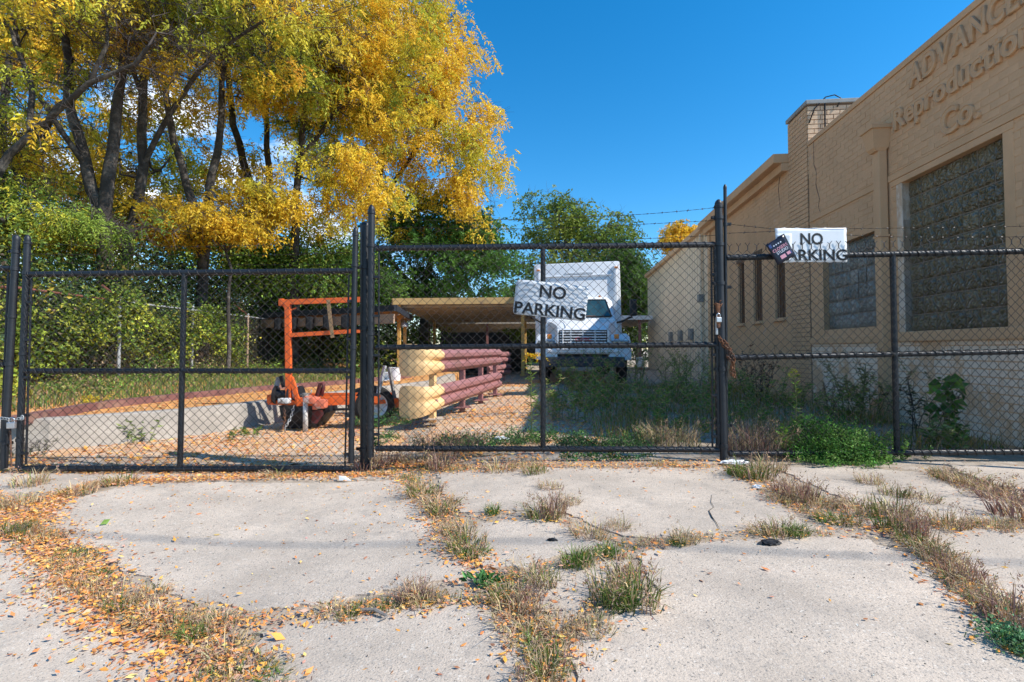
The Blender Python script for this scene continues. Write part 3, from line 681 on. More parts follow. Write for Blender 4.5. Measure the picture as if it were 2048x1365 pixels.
# cracks in the brickwork
for cpts in ([(1626, 285), (1627, 330), (1632, 345), (1631, 370), (1634, 383), (1638, 398), (1636, 415), (1642, 430)], [(1566, 330), (1560, 345), (1556, 380), (1560, 420)]):
    pts = []
    for px, py in cpts:
        d = ray(px, py); t_ = 4.045 / (d.x - .101 * d.y); p = Vector((d.x * t_, d.y * t_, CAMZ + d.z * t_)); q = Matrix.Rotation(-WANG, 4, 'Z') @ (p - Vector((4.06, 0, 0))); pts.append(Vector((-.007, q.y, q.z)))
    MB().tube(pts, [.009 * random.uniform(.5, 1.2) for _ in pts], 4).obj('crack', mort, bld)
# glass block windows
gb = bpy.data.materials.new('glass_block'); gb.use_nodes = True; t = gb.node_tree; b = t.nodes['Principled BSDF']
b.inputs['Base Color'].default_value = (0.12, 0.14, 0.125, 1); b.inputs['Roughness'].default_value = .06; b.inputs['Specular IOR Level'].default_value = .6; b.inputs['IOR'].default_value = 1.5
wv = t.nodes.new('ShaderNodeTexWave'); wv.inputs['Scale'].default_value = 5; wv.inputs['Distortion'].default_value = 7; wv.inputs['Detail'].default_value = 1.5; wv.inputs['Detail Scale'].default_value = 3
tc = t.nodes.new('ShaderNodeTexCoord'); bp = t.nodes.new('ShaderNodeBump'); bp.inputs['Strength'].default_value = .7; bp.inputs['Distance'].default_value = .025
t.links.new(tc.outputs['Object'], wv.inputs['Vector']); t.links.new(wv.outputs['Fac'], bp.inputs['Height']); t.links.new(bp.outputs[0], b.inputs['Normal'])
oi = t.nodes.new('ShaderNodeObjectInfo'); rr = t.nodes.new('ShaderNodeValToRGB'); rr.color_ramp.elements[0].color = (.10, .085, .05, 1); rr.color_ramp.elements[1].color = (.17, .145, .09, 1)
t.links.new(oi.outputs['Random'], rr.inputs[0]); t.links.new(rr.outputs[0], b.inputs['Base Color'])
gb2 = gb.copy(); gb2.name = 'glass_block_clear'; b2 = gb2.node_tree.nodes['Principled BSDF']
r2 = [n for n in gb2.node_tree.nodes if n.type == 'VALTORGB'][0]; r2.color_ramp.elements[0].color = (.13, .14, .13, 1); r2.color_ramp.elements[1].color = (.24, .25, .23, 1)
[n for n in gb2.node_tree.nodes if n.type == 'BUMP'][0].inputs['Strength'].default_value = .5
def gbm(m, sy, sz, pil=.020):
    bm = bmesh.new(); n = 8; g = {}
    for i in range(n + 1):
        for j in range(n + 1):
            a, c_ = i / n * 2 - 1, j / n * 2 - 1
            e = max(abs(a), abs(c_)); x = -pil * (1 - e ** 4) * (.55 + .45 * math.sin(3.2 * (a + c_)) * math.sin(2.6 * (a - c_) + 1))
            if e == 1: x = .012
            g[i, j] = bm.verts.new((x, a * sy / 2, c_ * sz / 2))
    for i in range(n):
        for j in range(n): bm.faces.new((g[i, j], g[i, j + 1], g[i + 1, j + 1], g[i + 1, j]))
    me = bpy.data.meshes.new('glass_block'); bm.to_mesh(me); bm.free(); me.materials.append(m); me.polygons.foreach_set('use_smooth', [True] * len(me.polygons)); return me
jm = mat('block_joint', (0.24, 0.20, 0.16), .9, .2, 30)
for (a, b_, z0, z1), nc, nr, gm in ((OP[0], 7, 9, gb), (OP[1], 7, 6, gb2)):
    wd = link('window', None, bld); wd.location = (.075, (a + b_) / 2, (z0 + z1) / 2)
    cw, ch = (b_ - a) / nc, (z1 - z0) / nr
    bpy.data.objects.remove(wd)
    wd = MB().box((.035, 0, 0), (.03, b_ - a, z1 - z0)).obj('window', jm, bld); wd.location = (.055, (a + b_) / 2, (z0 + z1) / 2)
    me = gbm(gm, cw - .011, ch - .011)
    for i in range(nc):
        for j in range(nr):
            o = link('glass_block', me, wd, (.005 + random.uniform(-.002, .002), (i + .5 - nc / 2) * cw, (j + .5 - nr / 2) * ch), (random.choice((0, math.pi)), 0, random.uniform(-.012, .012)))
            if i in (2, 3) and j in (2, 3) and gm is gb2 or (gm is gb2 and i in (4,5) and j == 4): o.scale.x = .4
# downspout with conductor head
ds = link('downspout', MB().box((-.075, 0, 1.72), (.10, .125, 3.42), bev=.012).mesh('downspout', wtrim), bld, (0, U(6.19), 0))
hd = MB(); rings = []
for z, hx, hy in ((3.36, .055, .065), (3.40, .085, .08), (3.62, .12, .115), (3.625, .14, .135), (3.67, .14, .135)):
    rings.append([Vector((-.10 + sx * hx, sy * hy, z)) for sx, sy in ((-1, -1), (1, -1), (1, 1), (-1, 1))])
hd.loft(rings).obj('conductor_head', wtrim, ds)
for z in (.9, 2.3): MB().box((-.075, 0, z), (.112, .15, .03)).obj('strap', wtrim, ds)
# raised lettering
BFL = mat('letter_paint', (0.62, 0.40, 0.23), .6, .2, 3, .5, 60, col2=(.14, .10, .07), thr=(.57, .63), spec=.4)
def wall_text(txt, size, ucs, kx, z):
    """ucs: centre u per letter"""
    for k, (ch_, u_) in enumerate(zip(txt, ucs)):
        me = text_mesh(ch_, size, .010, .003, off=.006, name='letter')
        xs = [v.co.x for v in me.vertices]; me.transform(Matrix.Translation((-(min(xs) + max(xs)) / 2, 0, 0)))
        cu = bpy.data.curves.new('t', 'FONT'); cu.body = ch_; cu.size = size; cu.fill_mode = 'NONE'; cu.extrude = .016; cu.bevel_depth = .004; cu.bevel_resolution = 1; cu.offset = .008; cu.resolution_u = 4
        o = bpy.data.objects.new('t', cu); COL.objects.link(o); bpy.context.view_layer.update()
        me2 = bpy.data.meshes.new_from_object(o.evaluated_get(bpy.context.evaluated_depsgraph_get())); bpy.data.objects.remove(o)
        me2.transform(Matrix.Translation((-(min(xs) + max(xs)) / 2, 0, 0)))
        bm = bmesh.new(); bm.from_mesh(me); bm.from_mesh(me2); bm.to_mesh(me); bm.free()
        # text x -> -u (reads towards the camera), text y -> z, text z -> -x (outwards)
        me.transform(Matrix(((0, 0, -1, 0), (-1, 0, 0, 0), (0, 1, 0, 0), (0, 0, 0, 1))))
        me.materials.clear(); me.materials.append(BFL)
        link('letter', me, bld, (-.020, u_, z), (random.uniform(-.02, .02), 0, 0), (1, kx, 1))
def layout(txt, size, u_start, u_end, gap):
    ws = []
    for c_ in txt:
        me = text_mesh(c_, size, 0, off=.006); xs = [v.co.x for v in me.vertices]; ws.append(max(xs) - min(xs)); bpy.data.meshes.remove(me)
    k = (u_start - u_end - gap * (len(txt) - 1)) / sum(ws); u_ = u_start; out_ = []
    for x in ws: out_.append(u_ - x * k / 2); u_ -= x * k + gap
    return out_, k
wall_text('ADVANCED', .35, *layout('ADVANCED', .35, U(5.70), U(4.10), .03), 3.92)
wall_text('Reproduction', .33, *layout('Reproduction', .33, U(5.98), U(4.18), .018), 3.55)
wall_text('Co.', .37, *layout('Co.', .37, U(5.24), U(4.76), .02), 3.15)
# chimney
CH0, CH1, CHZ = U(8.15), U(8.86), 4.97
ch = MB().box((.52, (CH0 + CH1) / 2 + .008, 2.4), (1.02, CH1 - CH0 - .02, 5.1)).obj('chimney', mort, bld)
nrow = int((CHZ - 3.9) / BH_) + 1
bv = [brick_mesh(BL_ - .012, .014, BH_ - .012, buff, 20 + i) for i in range(3)]
bv = []
for i in range(3):
    r_ = random.Random(i); bm = bmesh.new(); bmesh.ops.create_cube(bm, size=1.0, matrix=Matrix.Diagonal((BL_ - .012, .016, BH_ - .012, 1))); me = bpy.data.meshes.new('brick'); bm.to_mesh(me); bm.free(); me.materials.append(buff); bv.append(me)
for r_ in range(nrow):
    z = CHZ - .06 - (r_ + .5) * BH_
    x = 0.0 - (r_ % 2) * BL_ / 2
    while x < 1.03:
        a, b_ = max(x, .0), min(x + BL_, 1.03)
        if b_ - a > .03:
            o = link('brick', random.choice(bv), ch, ((a + b_) / 2, CH0 + .008 + random.uniform(-.001, .001), z))
            if b_ - a < BL_ - .001: o.scale = ((b_ - a) / BL_, 1, 1)
        x += BL_
mb = MB()
for r_ in range(int((CHZ - .0) / BH_)):
    z = CHZ - .06 - (r_ + .5) * BH_; u_ = CH0 + .02 - (r_ % 2) * BL_ / 2
    while u_ < CH1:
        a, b_ = max(u_, CH0 + .018), min(u_ + BL_, CH1)
        if b_ - a > .02: mb.box((0.0, (a + b_) / 2, z), (.014, b_ - a - .009, BH_ - .009))
        u_ += BL_
mb.obj('brickwork', wm, bld)['kind'] = 'stuff'
MB().box((.52, (CH0 + CH1) / 2, CHZ + .0), (1.10, CH1 - CH0 + .06, .07), bev=.01).obj('chimney_cap', mat('grey_coping', (.30, .31, .30), .8, .2, 6), bld)
MB().tube([(.02, CH0 - .01, CHZ - .35), (.10, CH0 - .02, CHZ - .12), (.28, CH0 - .02, CHZ + .07), (.42, CH0 - .02, CHZ + .10), (.52, CH0 - .02, CHZ + .04), (.46, CH0 - .02, CHZ - .1)], .010, 6).obj('cable', ink, bld, smooth=True)
MB().tube([(.27, CH0 - .015, CHZ + .04), (.26, CH0 - .015, CHZ - 1.1)], .012, 6).obj('cable', ink, bld)
# mid section with the overhanging cornice
M0, M1 = CH1, U(13.9)
nwin = [(U(9.07), U(9.52)), (U(10.12), U(10.6)), (U(11.1), U(11.5))]
NZ0, NZ1 = 1.47, 2.85
OP2 = [(a, b_, NZ0, NZ1) for a, b_ in nwin]
us = sorted([M0, M1] + [v for h in OP2 for v in h[:2]])
slabwall(us, [-.2, NZ0, NZ1, 4.2], OP2, -.0015, .3, wm, 'wall')
MB().box((2.5, (M0 + M1) / 2, 1.95), (4.4, M1 - M0, 4.3)).obj('building_body', mort, bld)
mb = MB()
for r_ in range(int(4.15 / BH_)):
    z = ROW0 + (r_ + .5) * BH_; u = M0 - (r_ % 2) * BL_ / 2
    while u < M1:
        a, b_ = max(u, M0), min(u + BL_, M1); mid = (a + b_) / 2
        if b_ - a > .03 and not any(h[2] < z < h[3] and a < h[1] and b_ > h[0] for h in OP2): mb.box((random.uniform(-.002, .002), mid, z), (.014, b_ - a - .009, BH_ - .009))
        u += BL_
o = mb.obj('brickwork', wm, bld); o['kind'] = 'stuff'
rb = mat('narrow_window_brown', (.14, .085, .05), .7, .5, 9, .5, 40)
for a, b_ in nwin:
    w_ = MB().box((.09, (a + b_) / 2, (NZ0 + NZ1) / 2), (.02, b_ - a, NZ1 - NZ0)).obj('window', rb, bld)
    for k in range(4): MB().tube([(.03, a + (b_ - a) * (k + .5) / 4, NZ0), (.03, a + (b_ - a) * (k + .5) / 4, NZ1)], .008, 5).obj('bar', rustm, w_)
    MB().box((-.01, (a + b_) / 2, NZ0 - .03), (.10, b_ - a + .08, .06), bev=.006).obj('sill', wtrim, w_)
    MB().box((-.004, (a + b_) / 2, NZ1 + .04), (.03, b_ - a + .1, .08)).obj('lintel', rb, w_)
MB().box((-.05, (M0 + M1) / 2, 4.32), (.42, M1 - M0, .17), bev=.015).obj('cornice', wtrim, bld)
MB().box((-.02, (M0 + M1) / 2, 4.16), (.20, M1 - M0, .14)).obj('frieze', wtrim, bld)
MB().box((-.02, U(13.6), 2.1), (.06, .12, 4.2)).obj('pilaster', wtrim, bld)
# sheet-clad shed beyond, ribbed
shed = thing('shed', (4.06, 0, 0), 'beige sheet metal shed adjoining the far end of the brick building', 'building', WANG)
sm = wall_mat('beige_siding', (0.74, 0.60, 0.44), (.6, .56, .5), .66, rough=.6)
S0, S1 = M1, U(23.7)
sh_sheet = MB(); u = S0
prof = []
while u < S1:
    for du, x in ((0, 0), (.10, 0), (.12, -.022), (.16, -.022), (.18, 0)):
        prof.append((min(u + du, S1), x))
    u += .30
v = []
for u_, x in prof: v += [(x, u_, -.2), (x, u_, 4.28)]
sh_sheet.add(v, [(2 * i, 2 * i + 2, 2 * i + 3, 2 * i + 1) for i in range(len(prof) - 1)])
sh_sheet.obj('siding', sm, shed)
MB().box((2.6, (S0 + S1) / 2, 2.0), (5.1, S1 - S0 - .02, 4.4)).obj('shed_body', mort, shed)
MB().box((-.03, (S0 + S1) / 2, 4.34), (.24, S1 - S0, .15), bev=.012).obj('gutter', wtrim, shed)
MB().box((2.55, (S0 + S1) / 2, 4.42), (5.2, S1 - S0, .10)).obj('roof', mort, shed)
MB().tube([(-.06, S0 + .3, 1.05), (-.06, S1, 1.02)], .02, 6).obj('conduit', galv, shed)
MB().box((-.09, U(14.35), 2.35), (.14, .2, .22), bev=.01).obj('meter_box', mat('grey_box', (.25, .25, .24), .6, .2, 20), shed)
for Z_ in (15.6, 17, 18.5): MB().box((-.06, U(Z_), 1.35), (.1, .3, .35), bev=.01).obj('utility_box', MATS['grey_box'], shed)
MB().tube([(-.08, U(14.3), 0), (-.08, U(14.3), 4.2)], .04, 8).obj('downpipe', sm, shed)
# ---------------------------------------------------------------- white box truck
wp = mat('truck_white', (0.78, 0.79, 0.80), 0.35, 0.05, 3, .08, 8, col2=(.55, .52, .48), thr=(.66, .8), spec=.5)
bpk = mat('black_plastic', (0.018, 0.018, 0.02), .5, .3, 20)
rub = mat('tyre_rubber', (0.022, 0.021, 0.02), .9, .3, 30, .5, 60)
TZ = 12.55
tr = thing('box_truck', (1.78, TZ, 0), 'white box truck parked nose towards the gates behind the weeds', 'truck', R(-6))
# box (local x right, y back)
def B(mb, x0, x1, y0, y1, z0, z1, bev=0.0): return mb.box(((x0 + x1) / 2, (y0 + y1) / 2, (z0 + z1) / 2), (x1 - x0, y1 - y0, z1 - z0), bev=bev)
bx = B(MB(), -1.29, 1.25, 2.2, 8.2, .95, 3.44, .07).obj('cargo_box', wp, tr); autosm(bx, 50); bx.rotation_euler = (0, R(-1.4), 0); bx.location.z = 0.02
for x in (-1.14, 1.10): B(MB(), x - .05, x + .05, 2.15, 2.22, 1.3, 3.3, .03).obj('corner_post', wp, bx)
B(MB(), -1.0, 1.0, 2.165, 2.22, 3.02, 3.06, .01).obj('seam', wp, bx)
B(MB(), -.35, .45, 2.17, 2.22, 3.08, 3.14, .01).obj('vent_strip', mat('pale_grey', (.6, .62, .64), .5, .1, 10), bx)
orange = mat('orange_lens', (.85, .25, .02), .25, .1, 30, spec=.6)
for x in (-1.15, 1.13): B(MB(), x - .05, x + .05, 2.12, 2.2, 3.22, 3.26, .01).obj('marker_light', orange, bx)
# cab: loft of cross sections from nose to cab back
def section(y, zb, zt, wb, wt, r=.08):
    pts = []
    for sx in (1, -1):
        seq = [(wb, zb), (wb * 1.0, zb + (zt - zb) * .45), (wt + (wb - wt) * .45, zt - r * 1.6), (wt, zt - r * .5), (wt - r * 1.2, zt)]
        q = [(sx * a, c_) for a, c_ in seq]; pts += q if sx == 1 else q[::-1]
    return [Vector((a, y, c_)) for a, c_ in pts]
hood = MB().loft([section(0.02, .78, 1.38, .70, .58, .05), section(.06, .76, 1.43, .72, .62), section(.5, .76, 1.56, .76, .68), section(1.0, .76, 1.64, .86, .78), section(1.35, .76, 1.70, .98, .90)]).obj('hood', wp, tr); autosm(hood, 35)
cabm = MB().loft([section(1.33, .7, 1.71, 1.02, .94), section(1.42, .7, 1.76, 1.02, .95), section(1.75, .7, 2.34, 1.02, .78), section(1.9, .7, 2.40, 1.02, .78), section(2.18, .7, 2.40, 1.02, .80)]).obj('cab', wp, tr); autosm(cabm, 30)
glass = mat('windscreen', (0.03, 0.07, 0.075), .04, .5, 2.5, spec=.9, coat=.3)
ws = MB(); A_ = [(-.84, 1.435, 1.78), (.84, 1.435, 1.78), (.70, 1.725, 2.27), (-.70, 1.725, 2.27)]
off = Vector((0, -.035, .02))
ws.add([Vector(p) + off for p in A_] + [Vector(p) + off + Vector((0, .015, -.01)) for p in A_], [(0, 1, 2, 3), (7, 6, 5, 4), (0, 4, 5, 1), (1, 5, 6, 2), (2, 6, 7, 3), (3, 7, 4, 0)])
ws.obj('windshield', glass, cabm)
gs = MB()
for a, c_ in ((0, 1), (1, 2), (2, 3), (3, 0)): gs.tube([Vector(A_[a]) + off, Vector(A_[c_]) + off], .018, 6)
gs.obj('window_seal', bpk, cabm)
for sx in (-1, 1):
    MB().tube([(sx * .1, 1.40, 1.79), (sx * .5, 1.47, 1.90)], .009, 5).obj('wiper', bpk, cabm)
# paper on the dash and the far window seen through the screen
B(MB(), .05, .40, 1.385, 1.39, 1.80, 1.82).obj('dashboard_paper', mat('rust_paper', (.4, .2, .12), .8, .3, 20), cabm)
for x in (-.55, -.15, 0, .15, .55): B(MB(), x - .035, x + .035, 1.83, 1.90, 2.40, 2.43, .01).obj('roof_marker', orange, cabm)
for x in (-.42, .42): MB().tube([(x, .03, 1.44), (x * 1.12, .5, 1.572), (x * 1.3, 1.0, 1.652), (x * 1.4, 1.33, 1.705)], .008, 5).obj('hood_crease', wp, hood, smooth=True)
for k in range(12):
    for z in (2.95, 1.35): MB().lathe([(.012, 0), (.010, .006)], (-1.0 + k * .18, 2.197, z), Matrix.Rotation(R(90), 3, 'X'), 6).obj('rivet', mat('rivet_grey', (.5, .5, .5), .5, .1, 9), bx)
# grille
gr_ = B(MB(), -.60, .60, -.03, .03, 1.02, 1.37, .02).obj('grille', bpk, hood)
for k in range(5): B(MB(), -.58, .58, -.06, -.02, 1.045 + k * .067, 1.073 + k * .067, .006).obj('grille_bar', wp, gr_)
for x in (-.3, 0.0, .3): B(MB(), x - .012, x + .012, -.055, -.02, 1.03, 1.36).obj('grille_divider', wp, gr_)
me = text_mesh('GMC', .1, .006); fit(me, .42, .095); me.transform(Matrix.Rotation(R(90), 4, 'X')); me.materials.clear(); me.materials.append(mat('badge_red', (.45, .01, .04), .35, .1, 20)); link('badge', me, gr_, (.02, -.085, 1.14))
for sx in (-1, 1):
    B(MB(), min(sx * .60, sx * .66), max(sx * .60, sx * .66), -.05, .05, .9, 1.40, .02).obj('grille_surround', wp, hood)
B(MB(), -.66, .66, -.05, .05, .86, 1.0, .03).obj('lower_valance', wp, hood)
B(MB(), -.9, .9, -.02, .12, .80, .90, .03).obj('valance', wp, hood)
# fenders, lamps, wheels, bumper, mirrors
for sx in (-1, 1):
    f_ = MB(); rg = []
    for a in range(0, 9):
        an = R(-10 + a * 25); y = .62 - math.cos(an) * .60; z = .72 + math.sin(an) * .58
        w0, w1 = .64 if a < 7 else .7, 1.20
        nr_ = Vector((0, -math.cos(an), math.sin(an)))
        p = Vector((0, y, z)); rg.append([p + Vector((sx * w0, 0, 0)), p + Vector((sx * (w1 - .06), 0, 0)), p + Vector((sx * w1, 0, 0)) - nr_ * .05, p + Vector((sx * w1, 0, 0)) - nr_ * .11, p + Vector((sx * w0, 0, 0)) - nr_ * .11])
    fo = f_.loft(rg).obj('fender', wp, tr); autosm(fo, 40)
    B(MB(), min(sx * .72, sx * 1.14), max(sx * .72, sx * 1.14), .0, .12, .93, 1.11, .03).obj('headlight', mat('lamp_glass', (.20, .21, .22), .12, .3, 12, spec=.8), fo)
    B(MB(), min(sx * .78, sx * .90), max(sx * .78, sx * .90), .05, .12, 1.15, 1.27, .02).obj('turn_signal', orange, fo)
    wh = MB().lathe([(.30, -.13), (.44, -.13), (.48, -.10), (.485, 0), (.48, .10), (.44, .13), (.30, .13)], (sx * .98, .62, .485), Matrix.Rotation(R(90), 3, 'Y'), 28, False).obj('wheel', rub, tr, smooth=False); autosm(wh)
    MB().lathe([(.05, -.12), (.29, -.12), (.30, -.13), (.30, .1), (.05, .1)], (sx * .98, .62, .485), Matrix.Rotation(R(90), 3, 'Y'), 20).obj('rim', signw, wh)
    m = MB().tube([(sx * .95, 1.5, 1.62), (sx * 1.15, 1.38, 1.66), (sx * 1.28, 1.34, 1.74), (sx * 1.40, 1.32, 1.78)], .028, 6).obj('mirror_arm', bpk, tr, smooth=True)
    B(MB(), min(sx * 1.33, sx * 1.52), max(sx * 1.33, sx * 1.52), 1.28, 1.40, 1.80, 2.26, .04).obj('mirror_housing', bpk, m)
    for yy in (5.8, 6.9):
        MB().lathe([(.30, -.2), (.46, -.2), (.485, -.15), (.485, .15), (.46, .2), (.30, .2)], (sx * .95, yy, .485), Matrix.Rotation(R(90), 3, 'Y'), 24).obj('rear_wheel', rub, tr)
B(MB(), -1.02, 1.02, -.14, .02, .44, .70, .03).obj('bumper', mat('bumper_dark', (.035, .04, .05), .4, .3, 8), tr)
B(MB(), -.42, .42, .2, 8.1, .62, .90).obj('chassis', bpk, tr)
B(MB(), -.9, .9, .15, 1.6, .50, .80).obj('engine_bay', bpk, tr)
MB().tube([(-.5, -.06, .88), (-.5, -.06, 1.42)], .014, 5).obj('hood_edge', wp, hood)

# ---------------------------------------------------------------- orange ladder-rack trailer
opaint = mat('orange_paint', (0.72, 0.125, 0.022), .5, .18, 9, .25, 60, col2=(.45, .12, .05), thr=(.58, .70), spec=.4)
oldst = mat('dull_steel', (.30, .29, .27), .55, .3, 18, .3, 80, metal=.4, col2=(.16, .09, .06), thr=(.55, .65))
TY = 6.25
tl = thing('utility_trailer', (P(600, 860, TY).x, TY, gz(-2.5, TY)), 'orange utility trailer with a tall ladder rack behind the left gate', 'trailer')
OX = tl.location.copy()
def T(px, py, dy=0.0): return P(px, py, TY + dy) - OX
def obar(nm, a, b_, wx, wz, m=opaint, par=tl): return MB().bar(a, b_, wx, wz).obj(nm, m, par)
obar('mast', T(578, 802), T(576, 606), .062, .062)
obar('mast', T(733, 800, .12), T(731, 606, .1), .062, .062)
ru = obar('top_rail', T(563, 605), T(735, 599), .06, .062)
obar('cross_rail', T(577, 671), T(735, 661), .05, .05)
obar('rack_bracket', T(563, 604), T(576, 622), .04, .03); obar('rack_bracket', T(578, 621), T(592, 617, .05), .05, .02); obar('rack_bracket', T(563, 598), T(563, 612), .05, .05)
obar('mast_brace', T(597, 802), T(582, 755), .05, .05)
obar('mast_brace', T(580, 798, .3), T(578, 755), .04, .04)
obar('webbing_strap', T(656, 600, -.05), T(665, 676, -.05), .045, .006, mat('tan_strap', (.30, .19, .10), .9, .2, 20))
obar('frame_rail', T(596, 804), T(742, 800, .05), .09, .10)
obar('frame_rail', T(540, 805, .1), T(600, 806), .08, .055)
obar('frame_rail', T(600, 793, 1.15), T(790, 792, 1.2), .09, .09)
obar('cross_member', T(600, 803), T(600, 793, 1.15), .07, .07); obar('cross_member', T(738, 800, .05), T(755, 792, 1.2), .07, .07)
obar('frame_rail', T(745, 806, .1), T(795, 800, .3), .06, .05)
obar('stake', T(792, 812, .3), T(778, 735, .35), .035, .035, oldst); obar('stake', T(753, 800), T(770, 732, .1), .04, .03, galv)
obar('stake_socket', T(796, 815, .3), T(792, 797, .3), .055, .055); obar('stake_socket', T(753, 806), T(755, 790), .06, .06)
obar('stake', T(545, 800, .05), T(558, 755, .1), .035, .05, galv); obar('stake', T(562, 752, .1), T(568, 775, .1), .04, .04, bpk)
MB().box(T(540, 798), (.05, .06, .1)).obj('stake_socket', opaint, tl)
ho = MB(); ho.tube([T(633, 792), T(640, 768), T(646, 766), T(647, 775), T(643, 792)], .022, 6); ho.obj('hook_plate', mat('dark_maroon', (.12, .03, .03), .6, .3, 20), tl, smooth=True)
MB().bar(T(636, 793), T(642, 775), .07, .02).obj('hook_plate', MATS['dark_maroon'], tl)
# coupler, winch, jack
cpl = MB().box(T(624, 800, -.12), (.16, .16, .08), Matrix.Rotation(R(12), 3, 'Y'), bev=.02); cpl.box(T(643, 808, -.12), (.13, .14, .11), bev=.03); cpl.box(T(632, 814, -.1), (.05, .1, .06)); autosm(cpl.obj('coupler', mat('faded_red', (.60, .16, .09), .55, .25, 14, col2=(.6, .55, .5), thr=(.5, .6)), tl))
MB().box(T(569, 802, -.12), (.13, .1, .065), bev=.015).obj('winch_box', mat('white_worn', (.6, .6, .58), .5, .2, 18, col2=(.25, .2, .17), thr=(.5, .56)), tl)
jk = MB().tube([T(611, 795, -.14), T(611, 862, -.14)], .030, 12).obj('jack_post', mat('chalky_grey', (.55, .55, .53), .7, .3, 30, .3, 50), tl, smooth=True)
MB().lathe([(.07, 0), (.075, .012), (.04, .02)], T(610, 867, -.14), n=16).obj('jack_foot', oldst, jk)
MB().tube([T(611, 862, -.14), T(610.5, 867, -.14)], .02, 8).obj('jack_ram', galv, jk)
MB().tube([T(600, 790, -.14), T(622, 788, -.14), T(623, 780, -.14)], .010, 6).obj('jack_handle', oldst, jk, smooth=True); MB().lathe([(.04, -.02), (.04, .02)], T(611, 790, -.14), n=12).obj('jack_head', oldst, jk)
# reel and tanks on the tongue
rl = MB().lathe([(.08, -.10), (.115, -.10), (.115, -.085), (.06, -.08), (.06, .08), (.115, .085), (.115, .10), (.08, .10)], T(567, 790, .05), Matrix.Rotation(R(90), 3, 'Y'), 20).obj('cable_reel', bpk, tl)
for px in (594, 602): MB().lathe([(.03, -.02), (.1, -.02), (.1, .02), (.03, .02)], T(px, 788, .1), Matrix.Rotation(R(80), 3, 'Y'), 18).obj('reel_disc', galv if px == 594 else bpk, tl)
# slung black hopper under the tongue
hp = [T(558, 812, -.05), T(650, 812, .0), T(652, 826, 0.0), T(628, 857, .05), T(575, 857, 0), T(562, 835, -.05)]
hv = MB(); n = len(hp); hv.add(hp + [p + Vector((0, .42, 0)) for p in hp], [tuple(range(n)), tuple(range(2 * n - 1, n - 1, -1))] + [(i, (i + 1) % n, (i + 1) % n + n, i + n) for i in range(n)])
hv.obj('hopper', bpk, tl); MB().add([T(625, 822, -.02), T(645, 820, -.02), T(648, 828, -.02), T(634, 848, -.02), T(622, 846, -.02)], [(0, 1, 2, 3, 4)]).obj('hopper_panel', MATS['dark_maroon'], tl)
chain([T(588, 812, -.12), T(582, 835, -.14), T(575, 848, -.2), T(566, 862, -.2)], .005, .045, m=galv, name='safety_chain', parent=tl)
chain([T(568, 815, -.12), T(570, 840, -.14), T(566, 858, -.22)], .005, .045, name='safety_chain', parent=tl)
def wheel(c, r, w_, axis, par, rimcol=signw, spokes=8):
    q = Vector((0, 0, 1)).rotation_difference(Vector(axis)).to_matrix()
    wo = autosm(MB().lathe([(r * .62, -w_ / 2), (r * .9, -w_ / 2), (r, -w_ * .36), (r * 1.005, 0), (r, w_ * .36), (r * .9, w_ / 2), (r * .62, w_ / 2), (r * .62, -w_ / 2)], c, q, 30, False).obj('wheel', rub, par))
    autosm(MB().lathe([(.03, w_ * .1), (r * .25, w_ * .12), (r * .34, w_ * .30), (r * .5, w_ * .16), (r * .6, w_ * .44), (r * .66, w_ * .46), (r * .66, -w_ * .4), (.03, -w_ * .4)], c, q, 24).obj('rim', rimcol, wo))
    nuts = MB()
    for k in range(5):
        an = 2 * math.pi * k / 5; nuts.lathe([(.011, 0), (.011, .02)], Vector(c) + q @ Vector((r * .2 * math.cos(an), r * .2 * math.sin(an), w_ * .12)), q, 6)
    nuts.obj('wheel_nut', galv, wo); return wo
rimgrey = mat('rim_pale', (.62, .64, .66), .45, .12, 16)
wheel(T(748, 811, .15), .25, .15, (.5, -.86, 0), tl, rimgrey)
wheel(T(728, 806, 1.5), .245, .17, (.1, .99, 0), tl, rimgrey)
obar('axle', T(753, 810, .15), T(728, 804, 1.5), .05, .05, oldst)
obar('under_rail', T(640, 820, .3), T(745, 818, .4), .04, .03, bpk)

# ---------------------------------------------------------------- guard rails
maroon = mat('maroon_paint', (0.30, 0.135, 0.13), .55, .16, 5, .2, 50, col2=(.20, .11, .09), thr=(.54, .68))
maroon2 = mat('weathered_maroon', (0.19, 0.085, 0.075), .8, .3, 7, .3, 50, col2=(.28, .17, .12), thr=(.5, .65))
cream = mat('cream_yellow_paint', (0.80, 0.52, 0.25), .5, .08, 6, .2, 30, col2=(.58, .33, .13), thr=(.58, .72))
WB = [(-.155, .0), (-.150, .006), (-.140, .014), (-.108, .052), (-.098, .058), (-.052, .060), (-.042, .055), (-.010, .012), (.010, .012), (.042, .055), (.052, .060), (.098, .058), (.108, .052), (.140, .014), (.150, .006), (.155, 0)]
def wbeam(path, zc, th=.006, flare=0.0, scale=1.0):
    """path: world points, W profile facing outwards (towards the +normal side)"""
    mb = MB(); rings = []
    for i, p in enumerate(path):
        a, c_ = path[max(0, i - 1)], path[min(len(path) - 1, i + 1)]; d = (c_ - a).normalized(); n_ = Vector((d.y, -d.x, 0))
        s_ = scale[i] if hasattr(scale, '__len__') else scale
        fr = [p + n_ * x * s_[1] + Vector((0, 0, zc[i] + z * s_[0])) for z, x in WB] if hasattr(s_, '__len__') else [p + n_ * x + Vector((0, 0, zc[i] + z * s_)) for z, x in WB]
        bk = [q - n_ * th for q in fr[::-1]]
        rings.append(fr + bk)
    return mb.loft(rings)
gA, gB = Vector((-1.03, 6.15, 0)), Vector((-.28, 9.9, 0))
grl = thing('guard_rail', (0, 0, 0), 'double maroon guard rail with rounded cream end pieces behind the middle gate', 'guard rail')
gd = (gB - gA).normalized(); gn = Vector((gd.y, -gd.x, 0))
